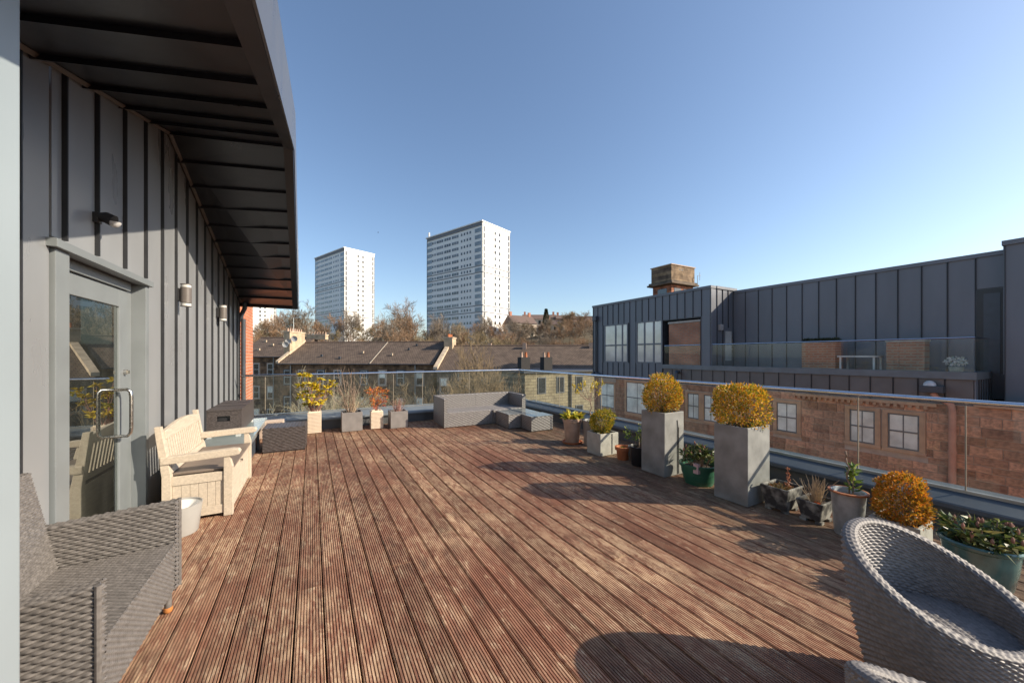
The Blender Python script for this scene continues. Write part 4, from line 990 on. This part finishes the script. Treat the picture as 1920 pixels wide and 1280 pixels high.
# ---- stone tank tower behind
wt = thing('tank_tower', 'square stone tank tower with heavy cornice rising behind the charcoal rooftop', 'tower', (34.5, 26.7, 0))
CORN = mat('sooty_cornice', (.12,.09,.065), .9, .4, 1.5)
OCH = brickmat('ochre_block', (.30,.21,.125),(.24,.165,.10),(.16,.11,.075),.9,.4,axis='XZ',stain=.8)
bx(.15,.1,-10.6,3.85,2.6,9.3).build('shaft', brickmat('tower_red', (.42,.17,.09),(.33,.13,.08),(.2,.12,.08),.7,.3,axis='XZ',stain=.8), wt); bx(0,0,9.75,4,2.7,11.45).build('tank', OCH, wt, .03)
bx(-.35,-.35,9.35,4.35,3.05,9.55).build('cornice', CORN, wt, .05); bx(-.2,-.2,9.552,4.2,2.9,9.749).build('cornice', CORN, wt); bx(-.08,-.08,11.451,4.08,2.78,11.55).build('coping', SANDM, wt)
for xx in (.6,2.2): bx(xx,.07,7.8,xx+1.1,.12,8.95).build('louvre', WGLASS, wt)
bx(.12,.7,7.8,.16,1.9,8.95).build('louvre', WGLASS, wt)
for xx in (1.3,1.55,1.8): bx(xx,-.012,10.95,xx+.14,.02,11.12).build('vent_slot', BLACKP, wt)
MB().path([(4.1,-.3,8),(4.1,-.3,10.6),(4.6,-.3,10.65)], .04, 6).build('antenna', STEEL, wt); MB().path([(4.5,-.3,10.1),(4.5,-.3,11.0)], .03, 6).build('antenna', STEEL, wt)
# ================================================================ TENEMENTS
TIL = brickmat('brown_roof_tiles', (.155,.112,.082),(.125,.09,.066),(.07,.05,.04),.33,.26,axis='XY',msize=.035,stain=.45)
TST = brickmat('soot_brown_stone', (.32,.19,.10),(.20,.12,.07),(.12,.085,.06),.62,.28,axis='XZ',msize=.02,stain=.9)
TSG = brickmat('soot_grey_stone', (.17,.14,.115),(.13,.105,.085),(.09,.075,.06),.62,.28,axis='XZ',msize=.02,stain=.8)
SKEW = mat('pale_skew_stone', (.45,.36,.26), .85, .2, 2)
TW = math.radians(-6)
def tenement(label, l0, l1, de, ze, dr, zr, wins, stone, pipes=(), extra=None):
    t = thing('tenement', label, 'building', cw(l0, de), -A+TW); Lx = l1-l0; D = dr-de
    bx(0,.25,-10.6,Lx,2*D-.25,ze).build('wall', stone, t)
    rf = MB().prism([(-.15,0,ze-.05),(-.15,D,zr),(-.15,2*D,ze-.05)], (Lx+.3,0,0)).build('roof', TIL, t)
    bx(-.15,-.12,ze-.16,Lx+.15,.02,ze-.051).build('gutter', DARKM, t)
    MB().path([(-.15,D,zr+.02),(Lx+.15,D,zr+.02)], .12, 6).build('ridge', mat('ridge_tile', (.13,.09,.07), .8), rf)
    for (x, zt, kind) in wins:
        w_ = bx(x-.62,.19,zt-2.05,x+.62,.249,zt+.12).build('window', SANDM if kind else DARKM, t)
        f = MB(); f.box(x-.45,.15,zt-1.85,x+.45,.189,zt); f.build('sash', mat('white_sash', (.5,.5,.46), .5), w_)
        for (c,d) in ((zt-1.78,zt-.97),(zt-.88,zt-.07)): bx(x-.38,.135,c,x+.38,.149,d).build('pane', WGLASS if (random.random() < .6 or c < zt-1.5) else BLIND, w_)
    for x in pipes: MB().path([(x,.12,ze-.1),(x,.12,-10)], .07, 6).build('downpipe', mat('grey_pipe', (.3,.3,.28), .6), t)
    return t, rf
def X_(px, de, l0): return ((px-CX)/F*de-l0)/math.cos(TW)
de = 50; l0 = at(522, de)
w2_ = [(X_(p,de,l0), zt, i % 2) for zt in (-.55,-4.15,-7.6) for i, p in enumerate((538,567,604,637,688,723,757,793))]
t2, rf2 = tenement('long brown sandstone tenement with plain tiled roof behind the yellow shrub', l0, at(815,de)+.3, de, .42, 55.5, 3.45, w2_, TST, [X_(p,de,l0) for p in (545,785)])
de = 58; l0 = at(440, de)
t1, rf1 = tenement('farther brown tenement with satellite dishes on its gable chimney', l0, at(556,de), de, 1.35, 63.5, 4.55, [(X_(p,de,l0), zt, 1) for zt in (.2,-3.4,-7) for p in (462,482,510)], TST, [X_(517,de,l0)])
de = 46; l0 = at(818, de)
t3, rf3 = tenement('grey stone tenement with slate-brown roof behind the big bare tree', l0, 17, de, -.35, 52, 2.85, [(X_(p,de,l0), zt, 1) for zt in (-1.4,-4.9,-8.2) for p in (832,870,905,940,975,1010)], TSG, [X_(860,de,l0)])
# chimneys, skews, roof vents
def stack(t, x, y, z0, wx, wy, h, m, pots, potm, lab='chimney'):
    c = bx(x,y,z0,x+wx,y+wy,z0+h).build(lab, m, t); bx(x-.08,y-.08,z0+h+.001,x+wx+.08,y+wy+.08,z0+h+.16).build('chimney_cap', SKEW, c)
    for k in range(pots): MB().lathe([(.13,0),(.10,.42),(.12,.45),(.07,.45)], (x+wx*.5 if wy > wx else x+.2+k*(wx-.4)/max(1,pots-1), y+.2+k*(wy-.4)/max(1,pots-1) if wy > wx else y+wy*.5, z0+h+.161), 8).build('chimney_pot', potm, c, smooth=True)
    return c
RENDER = mat('buff_render', (.40,.31,.21), .9, .2, 1.5)
c = stack(t2, -.9, 2.2, 1.2, .9, 3.2, 3.6, RENDER, 7, CLAYP)
for (y,z,r) in ((2.3,3.5,.38),(3.0,3.9,.42),(2.0,3.05,.40)): MB().lathe([(0,.0),(r*.6,.03),(r,.12)], n=16).build('satellite_dish', mat('dish_grey', (.35,.35,.35), .5), c, smooth=True, loc=(-.1+.6*(y-2),y-.5,z)).rotation_euler = (math.radians(100),0,math.radians(20))
MB().path([(-.4,3.5,4.8),(-.4,3.5,7.0),(.9,3.5,7.0)], .05, 5).build('aerial', STEEL, c)
MB().prism([(-.35,-.1,.45),(-.35,5.5,3.6),(-.35,5.5,3.85),(-.35,-.1,.72)], (.42,0,0)).build('skew', SKEW, t2)
xm = X_(700,50,at(522,50)); MB().prism([(xm,-.05,.40),(xm,5.5,3.47),(xm,5.5,3.53),(xm,-.05,.46)], (.1,0,0)).build('roof_joint', mat('pale_joint', (.4,.35,.28), .8), rf2)
for (px_, f_) in ((600,.3),(675,.45),(735,.35),(760,.6),(640,.2),(770,.8)):
    x = X_(px_,51,at(522,50)); bx(x-.12,5.5*f_-.1,.42+3.03*f_,x+.12,5.5*f_+.12,.42+3.03*f_+.3).build('roof_vent', SKEW if px_ % 2 else DARKM, rf2)
for (px_, f_) in ((480,.3),(495,.55),(470,.75),(510,.65)):
    x = X_(px_,59,at(440,58)); bx(x-.2,5.5*f_-.1,1.35+3.2*f_,x+.2,5.5*f_+.12,1.35+3.2*f_+.32).build('roof_vent', SKEW, rf1)
c = stack(t1, 8.5, 5.2, 4.2, 3.4, .8, .7, RENDER, 7, CLAYP)
c = stack(t3, -.5, 5.0, 1.6, 1.2, 2.0, 2.3, RENDER, 4, TERRA)
MB().path([(.1,6,3.9),(.1,6,5.8)], .04, 5).build('aerial', STEEL, c)
for k in range(4): MB().path([(-.6+k*.05,6,5.75-k*.2),(.9,6,5.6-k*.2)], .025, 4).build('aerial', STEEL, c)
MB().prism([(-.35,-.15,-.30),(-.35,6,2.95),(-.35,6,3.25),(-.35,-.15,.05)], (.55,0,0)).build('skew', SKEW, t3)
for x,y in ((10.5,4),(19.5,4.2),(5.5,5)): bx(x,y+1,2.2,x+.5,y+1.5,3.2).build('small_stack', CLAYP, t3)
# ================================================================ TOWER BLOCKS
TWH = mat('white_tower_panel', (.77,.77,.75), .6, .04, .2); TGR = mat('tower_grey_trim', (.16,.17,.19), .6); TWIN = mat('tower_window', (.075,.08,.085), .15, .3, .5, spec=.8, obj=.7); TBAL = mat('tower_balcony_glass', (.20,.24,.27), .2, .3, .6)
SH = 2.715; NF = 18; WX, WY, HT = 36.0, 17.5, 56.0
def tower_parts(t):
    bx(-WX,0,-30,0,WY,HT).build('wall', TWH, t)
    bx(-WX-.3,-.6,HT,.3,WY+.2,HT+.5).build('roof_slab', TWH, t); bx(-WX+.3,-.3,HT-1.3,-.5,-.02,HT-.01).build('roof_band', TGR, t)
    bx(-WX+2,2,HT+.51,-3,WY-2,HT+1.4).build('plant_room', TGR, t)
    for x in (-.18,-WX): bx(x,-.12,-30,x+.2,.0,HT-1.31).build('corner_strip', TGR, t)
    bx(.0,WY-.2,-30,.1,WY+.0,HT-1.3).build('corner_strip', TGR, t)
    for k in (6,7,12,13): bx(-WX-.08,-.10,HT-1.6-k*SH,.10,WY+.02,HT-1.25-k*SH).build('storey_band', TGR, t)
    sw = bx(0,-.06,0,.9,.02,1.05).mesh('window', TWIN); lg = bx(0,-.08,0,4.2,.02,1.15).mesh('loggia', TWIN); bl = bx(0,-.10,0,3.4,.02,1.6).mesh('balcony', TBAL); gw = bx(-.02,0,0,.06,1.1,1.35).mesh('window', TWIN); st = bx(-.02,0,0,.07,.8,2.2).mesh('window', TWIN)
    lf = bx(0,-.12,0,.12,-.081,1.15).mesh('mullion', TWH)
    for f in range(NF):
        z = HT-1.3-(f+1)*SH+.55
        for i in range(4): inst('window', sw, t, (-7.6-i*1.75+.0,0,z)); inst('window', sw, t, (-29.0-i*1.55,0,z))
        for i in range(3):
            o = inst('loggia', lg, t, (-18.6-i*5.0+.0 if i else -18.6,0,z-.1))
            inst('mullion', lf, o, (1.4,0,0)); inst('mullion', lf, o, (2.8,0,0))
        inst('balcony', bl, t, (-4.4,0,z-.35)); inst('balcony', bl, t, (-WX+.3,0,z-.35))
        for y in (7.2,10.0): inst('window', gw, t, (0,y,z-.05))
        for y in (.5,WY-1.4): inst('window', st, t, (0,y,z-.3))
def tower(label, px, d, top):
    t = thing('tower_block', label, 'tower block', cw(at(px,d), d, zz(top,d)-HT-.5), -A-math.radians(39)); t['group'] = 'white tower blocks on the hill'; return t
tA = tower('taller white tower block on the hill, right of the other white tower', 905, 149, 413); tA['label'] = 'large white tower block on the hill with rooftop masts'
tower_parts(tA)
for k in (0,.6): MB().path([(-WX+.6+k,.5,HT+.5),(-WX+.6+k,.5,HT+3.0)], .22, 6).build('rooftop_mast', TWH, tA)
def copy_parts(src, dst):
    for ch in src.children:
        if ch.name.startswith('rooftop_mast'): continue
        c = ch.copy(); COL.objects.link(c); c.parent = dst
        for g2 in ch.children:
            e = g2.copy(); COL.objects.link(e); e.parent = c
tB = tower('white tower block on the hill standing beyond the long tiled roof', 646, 197, 463); copy_parts(tA, tB)
tC = thing('tower_block', 'distant white tower block end glimpsed beside the brick wall above the trees', 'tower block', cw(at(462,240),240,-14), -A-math.radians(39)); tC['group'] = 'white tower blocks on the hill'
copy_parts(tA, tC)
# ================================================================ HILLTOP HOUSES
def house(label, px, d, w_, dep, zt, rh, wallm, rz=0):
    l = at(px, d); t = thing('hill_house', label, 'house', cw(l, d, 0), -A+rz); b = hz(l,d)-3
    bx(-w_/2,0,b,w_/2,dep,zt).build('wall', wallm, t); MB().prism([(-w_/2-.3,-.4,zt),(-w_/2-.3,dep/2,zt+rh),(-w_/2-.3,dep+.4,zt)], (w_+.6,0,0)).build('roof', mat('hill_roof', (.13,.09,.075), .8), t)
    for k in range(3):
        for j in range(2):
            wd_ = bx(-w_/2+w_*(.18+.28*k),-.06,zt-2.4-j*3,-w_/2+w_*(.18+.28*k)+1.2,0,zt-.7-j*3).build('window', WGLASS, t)
    for x in (-w_/2+.5, w_/2-1.4):
        c = bx(x,dep/2-.5,zt+rh-.8,x+.9,dep/2+.5,zt+rh+1.4).build('chimney', mat('hill_chimney', (.45,.2,.13), .9), t)
    return t
HST = mat('pale_hill_stone', (.48,.41,.33), .9, .2, .3)
house('pale stone villa with ochre gable on the wooded hill', 985, 150, 11, 9, zz(606,150), 3.6, HST, .5)
house('dark-roofed terrace house on the hilltop left of the conifer', 1012, 176, 16, 9, zz(598,176), 2.6, HST)
house('stone house half hidden by trees below the conifer', 1040, 165, 9, 8, zz(609,165), 2.4, HST, -.3)
house('broad brown stone house with big chimney on the hilltop', 1062, 172, 9, 9, zz(597,172), 2.0, mat('brown_hill_stone', (.30,.2,.14), .9))
house('long slate-roofed house at the end of the hilltop beside the charcoal wall', 1092, 170, 13, 9, zz(603,170), 3.0, HST, -.25)
# ================================================================ BARE TREES
def bare_tree(seed, H, spread, lv=4, up=.35, r0=.16, dens=1.0, tw=.035, trunks=1):
    random.seed(seed); tr = MB(); cr = MB()
    def grow(p, d, L, r, lev):
        n = 4 if lev < 2 else 2; pts = [p]; q = p
        for i in range(n):
            d = (d+rv()*(.16 if lev else .07)+Vector((0,0,up*.12))).normalized(); q = q+d*L/n; pts.append(q)
        rr = [max(tw*.5, r*(1-.55*i/n)) for i in range(n+1)]
        (tr if lev < 2 else cr).path(pts, rr, 6 if lev == 0 else (4 if lev == 1 else 3), False)
        if lev >= lv: return
        k = int((7,7,7,6,5)[lev]*dens)
        for i in range(k):
            f = .30+.70*(i+random.random())/k if lev == 0 else .15+.85*(i+random.random())/k
            ix = min(n-1, int(f*n)); b = pts[ix].lerp(pts[ix+1], f*n-ix)
            a = rv(); a = (a-d*a.dot(d)).normalized()
            nd = (d*(.75 if lev else .55)+a*spread*random.uniform(.6,1.1)+Vector((0,0,up*.35))).normalized()
            grow(b, nd, L*random.uniform(.42,.66)*(1.12-.35*f if lev == 0 else 1), max(r*.5*(1-.4*f), tw*.6), lev+1)
    for k in range(trunks):
        d0 = (Vector((0,0,1))+(rv()*.35 if trunks > 1 else rv()*.05)).normalized()
        grow(Vector((random.gauss(0,.15)*(trunks>1),random.gauss(0,.15)*(trunks>1),-.5)), d0, H*.68, r0, 0)
    return tr, cr
PROT = []
for i, (H, sp, m, tw) in enumerate(((12,.75,WOOD1,.042),(11,.9,WOOD2,.042),(13,.65,WOOD3,.042),(10,.8,WOOD1,.045),(12,.85,WOOD3,.04),(9,.95,WOOD2,.045))):
    tr, cr = bare_tree(100+i, H*1.25, sp, 4, .4, .22, 1.0, tw); PROT.append((tr.mesh('trunk', BARK), cr.mesh('crown', m), cr))
print('tris per crown', [len(p[2].f)*2 for p in PROT])
random.seed(5)
def plant(k, l, d, s, label, group=None, zoff=0):
    t = thing('bare_tree', label, 'tree', cw(l, d, hz(l,d)+zoff), random.uniform(0,6.28), group); t.scale = (s*random.uniform(.9,1.15), s*random.uniform(.9,1.15), s)
    inst('trunk', PROT[k][0], t); inst('crown', PROT[k][1], t)
LAB = 'leafless brown winter tree in the wood on the hillside'; GR = 'leafless trees on the hillside'
spots = []
for row, (d, n, sc) in enumerate(((74,20,.95),(84,20,1.0),(95,22,1.05),(108,22,1.1),(124,22,1.15),(142,18,1.15))):
    for i in range(n):
        px = 468+(1120-468)*(i+random.uniform(.1,.9))/n
        if d > 145 and 800 < px < 960: continue
        spots.append((px, d+random.uniform(-5,5), sc*random.uniform(.8,1.15)))
for px, d, s in spots:
    if 780 < px < 960 and d > 110: s *= .8
    s *= .9
    if 590 < px < 710: s *= .85
    if px > 955: s *= .62
    k = random.randrange(6); kind = ('russet','olive','grey','russet','grey','olive')[k]
    plant(k, at(px,d), d, s, 'leafless %s-brown winter tree in the wood on the hillside' % kind, 'leafless %s trees on the hillside' % kind)
for i in range(46):
    px, d = 962+150*random.random(), random.uniform(80,150); k = random.randrange(6); kind = ('russet','olive','grey','russet','grey','olive')[k]
    plant(k, at(px,d), d, random.uniform(.42,.6), 'leafless %s-brown winter tree in the wood on the hillside' % kind, 'leafless %s trees on the hillside' % kind)
# conifer on the hill
t = thing('conifer', 'dark pointed conifer rising on the hilltop between the houses', 'tree', cw(at(1024,160),160,hz(at(1024,160),160)))
MB().path([(0,0,-1),(0,0,10)], [.3,.1], 6).build('trunk', BARK, t); mb = MB(); random.seed(9)
for i in range(1800):
    z = 9.6*random.random()**.7+.8; r = 2.1*(1-(z-.8)/9.9)*random.uniform(.5,1); a = random.uniform(0,6.28); leaf(mb, (r*math.cos(a),r*math.sin(a),z), Vector((math.cos(a),math.sin(a),-.2)), .7, .3)
nobuild(mb, 'crown', leafmat('conifer_green', [(0,(.02,.03,.012)),(1,(.05,.06,.02))]), t)
# nearer trees in the back court
tr, cr = bare_tree(33, 12.6, .85, 4, .35, .20, 1.25, .022, 3)
t = thing('bare_tree', 'big spreading leafless tree rising behind the far glass balustrade', 'tree', cw(at(920,27),27,-10.5)); t.scale = (.66,.66,1); tr.build('trunk', BARK, t); cr.build('crown', mat('near_twigs', (.20,.145,.08), .9, .25, 1), t)
tr, cr = bare_tree(37, 10.5, .75, 4, .4, .13, 1.0, .018, 3)
t = thing('bare_tree', 'smaller leafless tree rising behind the grey cube planters', 'tree', cw(at(640,24),24,-10.5)); tr.build('trunk', BARK, t); cr.build('crown', mat('pale_near_twigs', (.27,.23,.15), .9, .25, 1), t)
tr, cr = bare_tree(41, 10.0, .8, 4, .4, .13, .9, .018, 3)
t = thing('bare_tree', 'low leafless tree in the back court behind the corner sofa', 'tree', cw(at(760,31),31,-10.5)); tr.build('trunk', BARK, t); cr.build('crown', MATS['near_twigs'], t)
# garden wall in the back court
bd = thing('bird', 'small dark bird flying in the sky left of the large tower', 'bird', cw(at(709,90),90,zz(436,90)))
mb = MB(); mb.path([(-.18,0,0),(-.05,0,.03),(.08,0,.02),(.2,0,0)], [.01,.06,.05,.01], 6); mb.poly([(0,.03,.03),(.06,.3,.12),(-.03,.5,.08),(-.08,.03,.03)]); mb.poly([(0,-.03,.03),(.06,-.3,.12),(-.03,-.5,.08),(-.08,-.03,.03)]); mb.build('body', BLACKP, bd)
print('p4 ok')
